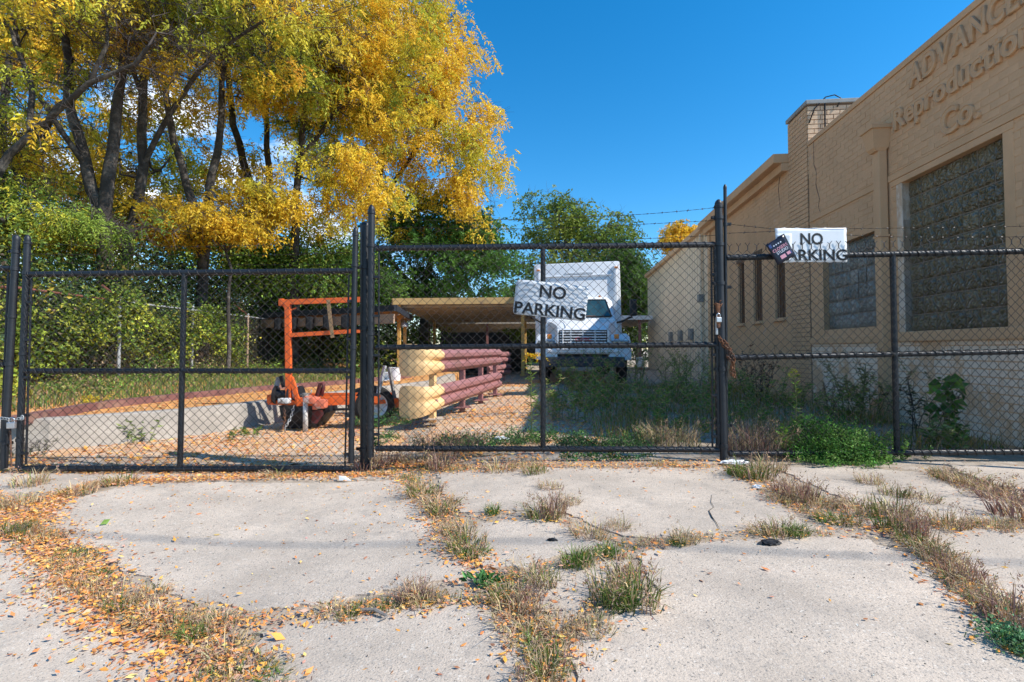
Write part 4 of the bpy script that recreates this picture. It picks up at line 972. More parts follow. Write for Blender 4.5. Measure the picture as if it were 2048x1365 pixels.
for zc in (.74, .28):
    path = [gA + gd * t_ for t_ in np.linspace(.18, 3.95, 14)]
    wbeam(path, [zc] * 14).obj('rail', maroon, grl)
    # rounded end piece: the W flattens and flares into a cupped plate wrapping round the nose
    ctl = [gA + gd * .40, gA + gd * .22, gA + gd * .08 - gn * .005, gA - gd * .02 - gn * .05, gA - gd * .055 - gn * .14, gA - gd * .06 - gn * .24, gA - gd * .045 - gn * .33, gA - gd * .03 - gn * .365, gA - gd * .02 - gn * .38]
    scz = [1.03, 1.04, 1.08, 1.16, 1.26, 1.30, 1.25, 1.08, .70]; scx = [1.1, 1.05, .75, .35, .14, .08, .05, .04, .03]
    path = []; sc = []
    for k in range(33):
        f_ = k / 32 * (len(ctl) - 1); i = min(len(ctl) - 2, int(f_)); t_ = f_ - i; t_ = t_ * t_ * (3 - 2 * t_) * .4 + t_ * .6
        path.append(ctl[i].lerp(ctl[i + 1], t_) + gn * .010); sc.append((scz[i] + (scz[i + 1] - scz[i]) * t_, scx[i] + (scx[i + 1] - scx[i]) * t_))
    autosm(wbeam(path[::-1], [zc + (.02 if zc > .5 else -.035) * min(1, k / 16) for k in range(33)][::-1], scale=sc[::-1]).obj('end_piece', cream, grl), 40)
for k, t_ in enumerate((.30, 1.6, 2.7, 3.8)):
    p = gA + gd * t_ - gn * .05; z1 = .80
    mb = MB(); mb.box(p + Vector((0, 0, .38)), (.07, .09, .86), Matrix.Rotation(-math.atan2(gd.x, gd.y), 3, 'Z')); po = mb.obj('rail_post', cream if k == 0 else maroon, grl)
    MB().box(p + Vector((0, 0, .006)), (.26, .22, .014), Matrix.Rotation(.2, 3, 'Z')).obj('base_plate', conc if k == 0 else maroon, po)
    for zc in (.74, .28):
        if k: MB().box(p + Vector((0, 0, zc)) + gn * .05, (.06, .10, .09)).obj('bracket', maroon, po)
# second, farther rail lying by the carport with its end turned
gA2 = Vector((-.62, 12.9, 0)); g2 = thing('guard_rail', (0, 0, 0), 'far maroon guard rail in the carport shade beyond the first', 'guard rail')
for zc in (.66, .30):
    wbeam([gA2 + Vector((.3 * t_, 1.0 * t_, 0)) * 1.0 for t_ in np.linspace(0, 1.8, 6)], [zc] * 6).obj('rail', maroon, g2)
for t_ in (.2, 1.5): MB().box(gA2 + Vector((.3 * t_ - .06, t_, .38)), (.07, .08, .8)).obj('rail_post', maroon, g2)
# long low edging beam on the terrace
ep = [Vector((x, y, 0)) for x, y in ((-4.75, 4.75), (-5.0, 6.1), (-4.75, 7.4), (-4.2, 9.0), (-3.3, 10.6), (-2.6, 12.6))]
for i, (a, c_) in enumerate(zip(ep, ep[1:])):
    a, c_ = a.lerp(c_, .004), c_.lerp(a, .004); za, zc_ = pz(a.x, a.y) + .05, pz(c_.x, c_.y) + .05
    mb = MB(); mb.bar(a + Vector((0, 0, za - .01)), c_ + Vector((0, 0, zc_ - .01)), .13, .09); o = mb.obj('edging_beam', maroon2)
    tag(o, ['maroon edging beam nearest the left gate hinge', 'maroon edging beam second from the left along the terrace', 'maroon edging beam in front of the leaning fence post', 'maroon edging beam behind the trailer mast', 'farthest maroon edging beam under the dark canopy'][i], 'beam', 'edging beams along the leafy terrace')

# ---------------------------------------------------------------- carports
tanp = mat('tan_fascia', (0.55, 0.36, 0.15), .6, .15, 3, col2=(.3, .2, .12), thr=(.6, .7)); rootin = mat('underside_sheet', (.50, .44, .36), .6, .2, 5, col2=(.25, .2, .15), thr=(.5, .7))
darkst = mat('dark_fascia', (.03, .035, .045), .5, .3, 7); ypost = mat('ochre_post', (.62, .38, .12), .6, .15, 8)
def canopy(name, label, c4, z4, th, fascia, under, posts, pm, fas_h=.2, ribs=12, postz=0.0):
    """c4: plan corners FL FR BR BL; z4 heights of the underside"""
    t = thing(name, (0, 0, 0), label, 'carport')
    q = [Vector((c_[0], c_[1], z)) for c_, z in zip(c4, z4)]
    mb = MB(); mb.add(q + [p + Vector((0, 0, th)) for p in q], [(0, 1, 2, 3), (7, 6, 5, 4), (0, 4, 5, 1), (1, 5, 6, 2), (2, 6, 7, 3), (3, 7, 4, 0)]); mb.obj('roof', under, t)
    for a, c_ in ((0, 1), (1, 2), (2, 3), (3, 0)):
        ou = ((q[a] + q[c_]) / 2 - sum(q, Vector()) / 4); ou.z = 0; ou.normalize()
        MB().bar(q[a] + ou * .03 + Vector((0, 0, th / 2 - .01)), q[c_] + ou * .03 + Vector((0, 0, th / 2 - .01)), .05, fas_h).obj('fascia', fascia, t)
    for k in range(ribs):
        f_ = (k + .5) / ribs; a, c_ = q[0].lerp(q[3], f_), q[1].lerp(q[2], f_)
        MB().bar(a - Vector((0, 0, .05)), c_ - Vector((0, 0, .05)), .07, .09).obj('purlin', under, t)
    for x, y in posts:
        po = MB().box((x, y, (z4[0] + postz) / 2), (.11, .11, z4[0] - postz), bev=.01).obj('post', pm, t)
        MB().box((x, y, postz + .03), (.2, .2, .05)).obj('post_foot', pm, po)
    return t
canopy('carport', 'tan carport roof on ochre posts left of the white box truck', [(-3.9, 16.4), (.95, 16.4), (1.2, 23), (-3.6, 23)], [2.38, 2.42, 2.2, 2.15], .16, tanp, rootin, [(-3.75, 16.6), (.36, 16.6), (-3.5, 22.5), (.6, 22.5)], ypost, .21, 9)
canopy('carport', 'lower pale carport roof farther back beneath the green tree', [(-4.2, 24.0), (1.6, 24.0), (1.9, 31), (-4, 31)], [2.12, 2.12, 1.98, 1.98], .14, mat('pale_fascia', (.40, .35, .28), .6, .2, 3), rootin, [(-4.0, 24.2), (-1.2, 24.2), (1.4, 24.2)], maroon, .16, 6)
ct = canopy('canopy', 'dark flat canopy with black light cutouts behind the trailer rack', [(-8.65, 17.0), (-3.16, 13.5), (-3.53, 17.5), (-9.0, 21.0)], [1.98, 1.96, 1.93, 1.95], .1, darkst, mat('brown_underside', (.42, .29, .20), .7, .2, 4), [], ypost, .17, 3)
ct['category'] = 'canopy'
MB().box((-3.62, 16.9, 1.05), (.10, .10, 1.75)).obj('post', ypost, ct); MB().box((-8.6, 19.5, 1.1), (.1, .1, 1.7)).obj('post', ypost, ct)
for k in range(6):                                # hanging fittings below the front beam
    f_ = .22 + k * .125; a = Vector((-8.65, 17.0, 0)).lerp(Vector((-3.16, 13.5, 0)), f_)
    l_ = MB().box((a.x - .08, a.y - .16, 1.68), (.20, .24, .40), bev=.05).obj('light_fitting', bpk, ct)
a = Vector((-8.4, 17.1, 1.86)); MB().bar((-8.5, 16.95, 1.74), (-3.2, 13.56, 1.72), .05, .26).obj('beam', MATS['brown_underside'], ct)
lm = MB().lathe([(.16, -.08), (.13, .02), (.06, .08), (.03, .14)], (-3.62, 16.7, 1.72), n=16).obj('bell_lamp', mat('lamp_grey', (.35, .37, .40), .5, .2, 10), ct)
canopy('carport', 'white edged carport seen right of the truck mirror', [(4.4, 21.5), (6.0, 21.5), (6.4, 27), (4.6, 27)], [2.18, 2.18, 2.1, 2.1], .14, signw, rootin, [(5.55, 21.7)], maroon, .18, 4)
o = MB().lathe([(.16, 0), (.17, .02), (.17, .40), (.14, .42), (.001, .42)], (5.45, 21.3, .12), n=18).obj('drum', signw); tag(o, 'white drum standing at the foot of the maroon carport post', 'drum')
# invented dark clutter and backing panel, coloured as the shade under the carport
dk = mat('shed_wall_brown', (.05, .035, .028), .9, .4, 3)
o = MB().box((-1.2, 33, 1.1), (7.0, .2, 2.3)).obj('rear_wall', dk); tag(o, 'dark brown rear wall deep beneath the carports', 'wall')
for k, (x, y, w_, h_) in enumerate([(-2.9, 18.5, 1.2, .9), (-1.4, 19.5, 1.5, 1.2), (.1, 20.5, .9, .8)]):  # made-up dark stacks that deepen the shade below the roof
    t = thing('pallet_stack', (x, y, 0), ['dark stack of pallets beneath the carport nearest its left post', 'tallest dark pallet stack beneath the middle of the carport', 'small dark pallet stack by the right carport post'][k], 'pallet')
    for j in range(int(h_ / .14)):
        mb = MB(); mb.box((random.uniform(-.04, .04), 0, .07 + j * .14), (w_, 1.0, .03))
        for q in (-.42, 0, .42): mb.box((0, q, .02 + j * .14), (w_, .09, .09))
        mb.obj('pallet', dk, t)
# white buckets on the terrace
for k, (px, py, Y, s_, lab) in enumerate([(790, 742, 11.5, .30, 'white bucket standing on the terrace by the ochre post'), (777, 752, 11.0, .22, 'crumpled white tub lying before the bucket')]):
    p = P(px, py, Y); p.z = pz(p.x, p.y)
    MBo = MB().lathe([(s_ * .40, 0), (s_ * .48, s_ * .95), (s_ * .52, s_), (s_ * .46, s_), (s_ * .38, .02)], p, Matrix.Rotation(k * .9, 3, 'X'), 18).obj('bucket', signw); tag(MBo, lab, 'bucket')
# ---------------------------------------------------------------- galvanised boundary fence on the left, overgrown
bf = thing('boundary_fence', (0, 0, 0), 'galvanised chain link boundary fence overgrown with vines', 'fence')
FX = -8.25; ft = 1.92
rustr = mat('rusted_rail', (.20, .075, .05), .8, .35, 12)
ys = [6.0, 8.2, 10.5, 12.9, 15.6, 18.4, 21.5]
for k, y in enumerate(ys):
    po = MB().tube([(FX, y, .1), (FX, y, ft + .04)], .034, 10).obj('fence_post', galv if k != 4 else mat('weathered_post', (.35, .25, .18), .8, .3, 12), bf)
    MB().lathe([(.038, 0), (.04, .02), (.025, .05), (.001, .06)], (FX, y, ft + .03), n=10).obj('post_top', galv, po)
    if k in (2, 4): MB().bar((FX, y, ft + .03), (FX - .35, y - .05, ft + .32), .03, .03).obj('barb_arm', rustr, po)
for k, (a, c_) in enumerate(zip(ys, ys[1:])):
    MB().tube([(FX, a, ft - .02 + (0.02 if k < 2 else 0)), (FX, c_, ft - .02)], .022, 8).obj('top_rail', rustr if k < 2 else galv, bf)
chainlink(Vector((FX, 6, .26)), Vector((FX, 18.4, .26)), Vector((FX, 18.4, ft)), Vector((FX, 6, ft)), pitch=.09, r=.0024, parent=bf, m=mat('dull_wire', (.20, .18, .15), .6, .3, 10))
# litter
def crumple(p, s_, m, name, label, cat, flat=.45, seed=1):
    bm = bmesh.new(); bmesh.ops.create_icosphere(bm, subdivisions=3, radius=1.0)
    for v in bm.verts:
        n_ = mnoise.noise(v.co * 2.3 + Vector((seed, 0, 0))) + .5 * mnoise.noise(v.co * 6 + Vector((0, seed, 0)))
        v.co = Vector((v.co.x * s_[0], v.co.y * s_[1], v.co.z * s_[2])) * (1 + .55 * n_)
    me = bpy.data.meshes.new(name); bm.to_mesh(me); bm.free(); me.materials.append(m)
    o = link(name, me, None, (p.x, p.y, p.z + s_[2] * .55)); tag(o, label, cat); return o
ppr = mat('paper_white', (.75, .75, .74), .7, .06, 20)
crumple(G(1470, 928), (.10, .05, .018), ppr, 'paper_litter', 'long crumpled white paper by the tall right gate post', 'litter', seed=3)
crumple(G(1514, 976), (.028, .02, .012), ppr, 'paper_litter', 'small white scrap on the slab edge below the right panel', 'litter', seed=5)
crumple(P(1003, 887, 4.9), (.06, .04, .02), ppr, 'paper_litter', 'white scrap among the green ground cover behind the middle gate', 'litter', seed=8).location.z = .03
crumple(G(725, 933), (.035, .02, .028), ppr, 'paper_litter', 'crumpled pale scrap at the foot of the thick hinge post', 'litter', seed=9)
p = G(690, 962); MB().add([p + Vector(v_) for v_ in ((-.05, 0, .004), (.05, -.01, .004), (.02, .03, .035), (-.045, .02, .04))], [(0, 1, 2, 3)]).add([p + Vector(v_) for v_ in ((-.05, 0.002, .002), (.05, -.008, .002), (.02, .032, .033), (-.045, .022, .038))], [(3, 2, 1, 0)])
mb = MB(); mb.loft([[p + Vector(v_) + Vector((0, dy, 0)) for v_ in ((-.045, 0, .003), (.05, -.01, .003), (.0, .012, .03), (-.05, .01, .035))] for dy in (0, .003)]); tag(mb.obj('paper_litter', ppr), 'folded white card standing on the crack before the left gate', 'litter')
t = crumple(G(1540, 1088), (.045, .022, .012), bpk, 'black_wrapper', 'black crumpled wrapper with a shiny patch on the big slab', 'litter', seed=12)
crumple(G(1105, 1112 - 30), (.022, .012, .008), bpk, 'debris', 'small dark clod on the middle slab', 'litter', seed=15)
st = MB(); a, c_ = G(722, 1228), G(775, 1240); st.tube([a + Vector((0, 0, .015)), a.lerp(c_, .5) + Vector((0, .01, .02)), c_ + Vector((0, 0, .012))], [.006, .007, .005], 6); st.tube([c_ + Vector((0, 0, .012)), G(760, 1246) + Vector((0, 0, .01))], .003, 5); tag(st.obj('stick', mat('grey_wood', (.25, .21, .18), .9, .3, 40)), 'short grey stick on the slab crack below the middle', 'stick')
sg_ = leaves('green_leaf', np.array([G(200, 1052) + Vector((0, 0, .006))]), np.array([[.35, .7, .25]]), .055, .03, np.array([[.22, .36, .08]]), LEAF); tag(link('green_leaf', sg_), 'single fresh green leaf lying on the big left slab', 'leaf')
# hairline crack in the top middle slab
mb = MB(); cr = [(1424, 990), (1422, 1005), (1428, 1015), (1418, 1022), (1424, 1035), (1432, 1045), (1440, 1060)]
mb.tube([G(*q) + Vector((0, 0, .0015)) for q in cr], [.0008, .0012, .001, .002, .003, .0015, .0008], 5); mb.obj('slab_crack', mat('crack_dark', (.05, .04, .035), .95, .2, 20), pave)

# overhead service wire crossing high above the street, out of the frame: its soft shadow lies across the slabs
def above(px, py, h): p = G(px, py); return p + TO_SUN * (h / TO_SUN.z)
wa, wc = above(100, 1066, 8.2), above(930, 1084, 8.2); wd_ = wc - wa
pts = [wa - wd_ * 3 + wd_ * 7 * k / 24 + Vector((0, 0, .25 * ((k - 12) / 12) ** 2)) for k in range(25)]
tag(MB().tube(pts, .014, 6).obj('service_wire', bpk), 'black service wire overhead, known only by its shadow on the slabs', 'wire')
# ---------------------------------------------------------------- trees
bark = mat('dark_bark', (.060, .050, .042), .95, .4, 6, .9, 40, col2=(.17, .15, .13), thr=(.5, .65))
twigm = mat('twig_bark', (.075, .06, .055), .95, .3, 6)
def grow(stems, crowns, N, r_tip=.0062, shell=.45, pen=.12):
    """stems: [(points, r0, r1)]. Twigs join a cloud of points in the crowns to the stems. Returns node arrays."""
    pos, par, fix = [], [], []
    for pts, r0, r1 in stems:
        pts = [Vector(p) for p in pts]; ln = sum((b_ - a).length for a, b_ in zip(pts, pts[1:])); acc = 0
        prev = -1
        if pos:                                   # a fork starts at the nearest earlier node
            prev = min(range(len(pos)), key=lambda i: (Vector(pos[i]) - pts[0]).length)
        for a, b_ in zip(pts, pts[1:]):
            l_ = (b_ - a).length; k = max(1, int(l_ / .35))
            for j in range(k):
                p = a.lerp(b_, j / k); t_ = (acc + l_ * j / k) / ln
                p += Vector((mnoise.noise(p * .8), mnoise.noise(p * .8 + Vector((9, 0, 0))), 0)) * .10 * min(1, acc + l_ * j / k)
                pos.append(tuple(p)); par.append(prev); fix.append(r0 + (r1 - r0) * t_); prev = len(pos) - 1
            acc += l_
    ns = len(pos); pts_ = []
    vol = np.array([c_[3] * c_[4] * c_[5] for c_ in crowns]); vol /= vol.sum()
    while len(pts_) < N:
        c_ = crowns[rng.choice(len(crowns), p=vol)]; d = rng.normal(size=3); d /= np.linalg.norm(d); rr_ = rng.random() ** shell
        p = np.array(c_[:3]) + d * rr_ * np.array(c_[3:6])
        if mnoise.noise(Vector((p[0], p[1], p[2] * 1.7)) * .75) < -.10: continue
        pts_.append(p)
    pts_ = np.array(pts_); S0 = np.array(pos); dmin = np.array([np.linalg.norm(S0[len(S0) // 3:] - p, axis=1).min() for p in pts_]); order = np.argsort(dmin)
    cap_ = ns + 6 * N + 10; A_ = np.zeros((cap_, 3)); A_[:ns] = S0; pl = np.zeros(cap_); n = ns
    par = list(par); lowz = np.array(pos)[:, 2].min()
    for i in order:
        p = pts_[i]; d = np.linalg.norm(A_[:n] - p, axis=1); up = np.maximum(0, A_[:n, 2] - p[2])
        cost = d + pen * pl[:n] + up * .35; cost[:max(2, ns // 5)] += 1.5
        j = int(np.argmin(cost)); L_ = d[j]; k = max(1, int(L_ / .42)); a = A_[j].copy(); prev = j
        side_ = rng.normal(size=3) * L_ * .10
        for q in range(1, k + 1):
            t_ = q / k; x = a + (p - a) * t_ + side_ * math.sin(math.pi * t_) + np.array([0, 0, .10 * L_ * math.sin(math.pi * t_)])
            if q < k: x = x + rng.normal(size=3) * .035
            A_[n] = x; pl[n] = pl[prev] + L_ / k; par.append(prev); prev = n; n += 1
            if n >= cap_: break
        if n >= cap_ - 8: break
    A_ = A_[:n]; acc = np.zeros(n); child = np.zeros(n, int)
    for i in range(n - 1, -1, -1):
        if child[i] == 0: acc[i] = r_tip ** 2.2
        if par[i] >= 0: acc[par[i]] += acc[i]; child[par[i]] += 1
    r = acc ** (1 / 2.2)
    for i in range(ns): r[i] = fix[i]
    r[ns:] = np.minimum(r[ns:], .11)
    return A_, np.array(par), r, child, ns
def skin(A_, par, r, name, m, parent, sides=5, sel=None):
    idx = [i for i in range(len(A_)) if par[i] >= 0 and sel(i)]; idx = np.array(idx)
    a, b_ = A_[par[idx]], A_[idx]; d = norm(b_ - a); u = norm(np.cross(d, np.array([.31, .17, .9]))); w_ = np.cross(d, u)
    ra = np.minimum(r[par[idx]], r[idx] * 1.35)[:, None, None]; rb = r[idx][:, None, None]
    an = 2 * np.pi * np.arange(sides) / sides; c_ = np.cos(an)[None, :, None] * u[:, None, :] + np.sin(an)[None, :, None] * w_[:, None, :]
    e = (d * r[idx][:, None] * .3)[:, None, :]
    v = np.concatenate([a[:, None, :] - e + c_ * ra, b_[:, None, :] + e + c_ * rb], 1); n = len(idx)
    k = np.arange(sides); q = np.stack([k, (k + 1) % sides, (k + 1) % sides + sides, k + sides], 1)[None] + (np.arange(n) * 2 * sides)[:, None, None]
    return link(name, fast_mesh(name, v.reshape(-1, 3), q.reshape(-1, 4), m, smooth=True), parent)
def foliage(A_, par, r, child, ns, pal, per=5, leaflets=8, lsz=(.055, .024), frond=.24, rlim=.02, noise_sc=.5, bare=-.35, droop=.6, twigs=5, center=None, gradz=None, rad=.16, bof=0.0):
    """returns leaf mesh and fine twigs for the thin nodes"""
    thin = [i for i in range(ns, len(A_)) if r[i] < rlim]
    nodes = [i for i in thin if mnoise.noise(Vector((A_[i][0], A_[i][1], A_[i][2] * 1.6)) * 1.15 + Vector((5, 5, 5))) + .35 * mnoise.noise(Vector(A_[i]) * .45) > bare + bof]
    if not nodes: nodes = thin
    n0 = A_[nodes]; n = len(nodes); F = n * per
    base = np.repeat(n0, per, 0) + rng.normal(size=(F, 3)) * rad * np.array([1.15, 1.15, .42])
    out_ = norm(base - (np.array(center) if center is not None else A_.mean(0)))
    dr = norm(out_ * .45 + rng.normal(size=(F, 3)) * .75 + np.array([0, 0, -droop * .6]))
    # colour per node: noise picks along the palette
    nv = np.array([mnoise.noise(Vector(p) * noise_sc) * 1.25 + mnoise.noise(Vector(p) * noise_sc * 3.1) * .5 for p in n0])
    if gradz is not None: nv = nv + gradz(n0)
    pal_ = np.array(pal); x = np.clip(nv * .5 + .5 + rng.normal(size=n) * .08, 0, .999) * (len(pal) - 1); i0 = x.astype(int); f_ = (x - i0)[:, None]
    nc = pal_[i0] * (1 - f_) + pal_[np.minimum(i0 + 1, len(pal) - 1)] * f_
    fc = np.repeat(nc, per, 0) * (1 + .12 * rng.normal(size=(F, 1)))
    K_ = leaflets; t_ = (np.arange(K_) // 2 + .6) / (K_ / 2) * frond
    fl = rng.uniform(.6, 1.2, size=(F, 1, 1))
    lp = base[:, None, :] + dr[:, None, :] * t_[None, :, None] * fl + np.array([0, 0, -1.0]) * (t_ ** 2 * 1.6)[None, :, None]
    sd_ = norm(np.cross(dr, rng.normal(size=(F, 3)) + np.array([0, 0, 1.5])))
    sg_ = np.where(np.arange(K_) % 2 == 0, 1, -1)
    ld = norm(dr[:, None, :] * .55 + sd_[:, None, :] * sg_[None, :, None] * .8 + np.array([0, 0, -droop * .5]) + rng.normal(size=(F, K_, 3)) * .22)
    cols = np.clip(np.repeat(fc, K_, 0) * (1 + .10 * rng.normal(size=(F * K_, 1))), .004, .95)
    me = leaves('leaf_mass', lp.reshape(-1, 3), ld.reshape(-1, 3), lsz[0] * rng.uniform(.7, 1.3, F * K_), lsz[1] * rng.uniform(.8, 1.25, F * K_), cols, LEAF)
    # fine twigs at every thin node (bare ones too)
    T_ = A_[thin]; m_ = len(thin) * twigs; b0 = np.repeat(T_, twigs, 0); td = norm(rng.normal(size=(m_, 3)) + norm(b0 - A_.mean(0)) * .8); L_ = rng.uniform(.2, .75, (m_, 1))
    b1 = b0 + td * L_ * .5 + rng.normal(size=(m_, 3)) * .03; b2 = b1 + norm(td + rng.normal(size=(m_, 3)) * .4) * L_ * .5
    ts = []
    for a, c_, ra, rb in ((b0, b1, .0065, .0048), (b1, b2, .0048, .0025)):
        d = norm(c_ - a); u = norm(np.cross(d, np.array([.3, .2, .9]))); w_ = np.cross(d, u); an = 2 * np.pi * np.arange(3) / 3
        cc = np.cos(an)[None, :, None] * u[:, None, :] + np.sin(an)[None, :, None] * w_[:, None, :]
        ts.append(np.concatenate([a[:, None, :] + cc * ra, c_[:, None, :] + cc * rb], 1))
    v = np.concatenate(ts, 0); k = np.arange(3); q = np.stack([k, (k + 1) % 3, (k + 1) % 3 + 3, k + 3], 1)[None] + (np.arange(len(v)) * 6)[:, None, None]
    return me, fast_mesh('twigs', v.reshape(-1, 3), q.reshape(-1, 4), twigm)
def tree(name, label, stems, crowns, N, pal, group=None, cat='tree', barkm=None, gradz=None, **kw):
    gk = {k: kw.pop(k) for k in ('r_tip', 'shell', 'pen') if k in kw}
    g0 = stems[0][0][0]
    if g0[2] > .3: stems[0] = ([(g0[0] + .05, g0[1], .05)] + list(stems[0][0]), *stems[0][1:])
    A_, par, r, child, ns = grow(stems, crowns, N, **gk)
    t = thing(name, (0, 0, 0), label, cat, group=group)
    skin(A_, par, r, 'trunk', barkm or bark, t, 8, sel=lambda i: i < ns); skin(A_, par, r, 'branches', twigm, t, 4, sel=lambda i: i >= ns)['kind'] = 'stuff'
    lm_, tw = foliage(A_, par, r, child, ns, pal, gradz=gradz, **kw)
    link('twigs', tw, t)['kind'] = 'stuff'; link('crown', lm_, t)['kind'] = 'stuff'
    return t
def V(px, py, Y): p = P(px, py, Y); return (p.x, p.y, p.z)
def E(px, py, Y, rx, ry, rz): p = P(px, py, Y); s_ = Y / FPX; return (p.x, p.y, p.z, rx * s_, ry, rz * s_)
HL = [(.14, .22, .03), (.30, .37, .05), YG, (0.78, .60, .05), YEL, YEL, (.90, .60, .07), (.88, .50, .08)]
HL1 = [(.12, .20, .03), (.26, .34, .05), YG, YG, (.72, .58, .06), YEL, YEL, (.90, .52, .06)]
GR = [DGRN, GRN, YG, (.62, .42, .03), YEL, YEL, ORG]
glow = lambda z0, k: (lambda p: np.clip((z0 - p[:, 2]) * -k, -.6, .5))
kw = dict(per=12, leaflets=8, lsz=(.115, .048), frond=.30, rlim=.026, rad=.19, bof=.17, droop=.9)
kwf = dict(per=13, leaflets=8, lsz=(.15, .062), frond=.38, rlim=.028, rad=.26, bof=.24, droop=.8)
tree('honey_locust', 'yellowing honey locust with a forked dark trunk nearest the left photo edge', [([V(208, 560, 12), V(208, 425, 12), V(182, 380, 12), V(150, 240, 12.1), V(128, 60, 12.3), V(110, -120, 12.5)], .20, .05), ([V(208, 430, 12), V(222, 330, 12), V(240, 200, 12), V(262, 40, 11.8), V(300, -150, 11.5)], .15, .05), ([V(170, 330, 12), V(120, 260, 11.6), V(60, 160, 11.2), V(20, 20, 11)], .07, .03)],
     [E(120, 30, 11.8, 280, 2.2, 140), E(-10, 330, 11.2, 70, 1.4, 90), E(150, -100, 12, 320, 2.5, 160), E(330, 170, 12, 90, 1.3, 60)], 620, HL1, bare=-.08, **kw)
tree('honey_locust', 'honey locust with a pale leaning trunk forking high left of the gate leaf centre', [([V(240, 560, 13), V(262, 450, 13), V(288, 330, 13), V(284, 200, 13), V(300, 60, 13), V(320, -100, 13)], .19, .05), ([V(288, 330, 13), V(325, 250, 12.8), V(380, 160, 12.5), V(470, 80, 12), V(560, 20, 11.6)], .075, .025), ([V(284, 190, 13), V(250, 90, 13.2), V(200, -60, 13.5)], .07, .03)],
     [E(340, 50, 12.6, 260, 2.2, 125), E(480, 0, 12, 240, 2.2, 140), E(230, 330, 15.5, 190, 1.3, 110)], 620, HL1, bare=-.08, **kw)
tree('honey_locust', 'honey locust on twin dark stems just left of the trailer rack', [([V(405, 560, 14.5), V(400, 440, 14.5), V(372, 370, 14.5), V(345, 290, 14.5), V(330, 150, 14.5), V(350, -20, 14.5)], .17, .05), ([V(405, 540, 14.6), V(418, 420, 14.6), V(438, 260, 14.8), V(446, 150, 15), V(480, 0, 15)], .15, .05)],
     [E(420, 60, 15, 240, 2.2, 130), E(580, 110, 15, 180, 2.2, 120), E(430, 425, 16.5, 150, 1.2, 50)], 560, HL1, bare=-.10, **kw)
tree('honey_locust', 'slender dark honey locust rising behind the trailer mast', [([V(530, 600, 18), V(530, 480, 18), V(505, 380, 18), V(465, 250, 18), V(455, 100, 18), V(470, -60, 18)], .20, .06), ([V(530, 500, 18), V(540, 360, 18), V(530, 200, 17.6), V(560, 40, 17.3)], .15, .05)],
     [E(520, 90, 17.5, 220, 2.4, 140), E(640, 110, 17, 200, 2.4, 150), E(590, 440, 18.5, 120, 1.4, 50)], 560, HL, **kw)
tree('honey_locust', 'golden honey locust with upright trunk behind the trailer rack arm', [([V(590, 600, 17), V(588, 470, 17), V(598, 330, 17), V(610, 220, 17), V(640, 80, 17), V(660, -60, 17)], .17, .05), ([V(598, 320, 17), V(660, 240, 16.8), V(720, 160, 16.5)], .09, .04)],
     [E(700, 130, 17, 210, 2.6, 190), E(670, 350, 16, 130, 1.6, 75), E(740, 410, 16.2, 90, 1.4, 75)], 640, HL, **kw)
tree('honey_locust', 'tall golden honey locust behind the thick hinge post, its crown bulging over the carports', [([V(745, 600, 22), V(740, 450, 22), V(770, 300, 22), V(790, 150, 22), V(800, -50, 22)], .24, .07), ([V(745, 430, 22), V(830, 300, 21.5), V(900, 220, 21)], .12, .05), ([V(800, 430, 22), V(880, 410, 21.5), V(950, 350, 21)], .08, .04)],
     [E(810, 80, 21.5, 130, 2.5, 190), E(860, 190, 21, 140, 2.6, 150), E(900, 320, 21, 130, 2.5, 120), E(960, 290, 21, 75, 2, 90), E(730, 250, 21, 170, 2.5, 180), E(940, 420, 21, 70, 1.8, 70), E(770, 420, 20.5, 55, 1.5, 70), E(860, 30, 21, 55, 1.8, 70)], 900, HL[1:], **kwf)
tree('honey_locust', 'shaded honey locust deep behind the others at far left', [([V(20, 620, 16), V(10, 450, 16), V(0, 300, 16), V(20, 100, 16), V(40, -60, 16)], .22, .06), ([V(5, 420, 16), V(60, 300, 15), V(120, 215, 14), V(200, 140, 13)], .15, .07)],
     [E(60, 370, 16, 170, 2, 110), E(260, 420, 17, 200, 2, 90), E(40, 150, 17, 220, 2.4, 200), E(370, 300, 18, 160, 2, 110)], 560, HL, **kwf)
tree('honey_locust', 'low green-gold honey locust bough tree at left above the boundary fence', [([V(-40, 640, 10.5), V(-60, 520, 10.5), V(-40, 450, 10.5), V(60, 430, 10.6)], .14, .05)],
     [E(60, 440, 10.8, 150, 1.2, 42), E(230, 452, 11, 110, 1.0, 35), E(-60, 350, 11, 130, 1.4, 140)], 300, [GRN, (.22, .32, .05), (.3, .4, .06), YG, (.7, .58, .05), YEL], **dict(kw, lsz=(.085, .032)))
tree('honey_locust', 'yellow drooping honey locust low behind the left gate mullion', [([V(455, 640, 13.4), V(462, 540, 13.4), V(440, 470, 13.4)], .06, .03)],
     [E(430, 452, 13.4, 150, 1.2, 30), E(310, 425, 13.6, 90, 1, 40), E(520, 400, 14, 90, 1, 40), E(180, 470, 13, 110, 1, 28)], 260, [YG, (.6, .42, .03), YEL, YEL], **kw)
tree('honey_locust', 'honey locust leaning in from the left edge with a thick arching limb', [([V(-150, 700, 10.4), V(-120, 520, 10.4), V(-40, 400, 10.4), V(10, 310, 10.4), V(60, 262, 10.4), V(115, 222, 10.4), V(180, 170, 10.3), V(270, 130, 10.2), V(330, 60, 10)], .13, .03), ([V(60, 262, 10.4), V(55, 150, 10.6), V(20, 30, 10.8), V(30, -60, 11)], .06, .03), ([V(180, 170, 10.3), V(215, 90, 10.2), V(210, 10, 10.2)], .05, .02)],
     [E(80, 100, 10.6, 230, 1.6, 190), E(250, 60, 10.4, 190, 1.6, 130), E(0, 330, 11.5, 80, 1.0, 80)], 380, HL1, bare=.16, **kw)
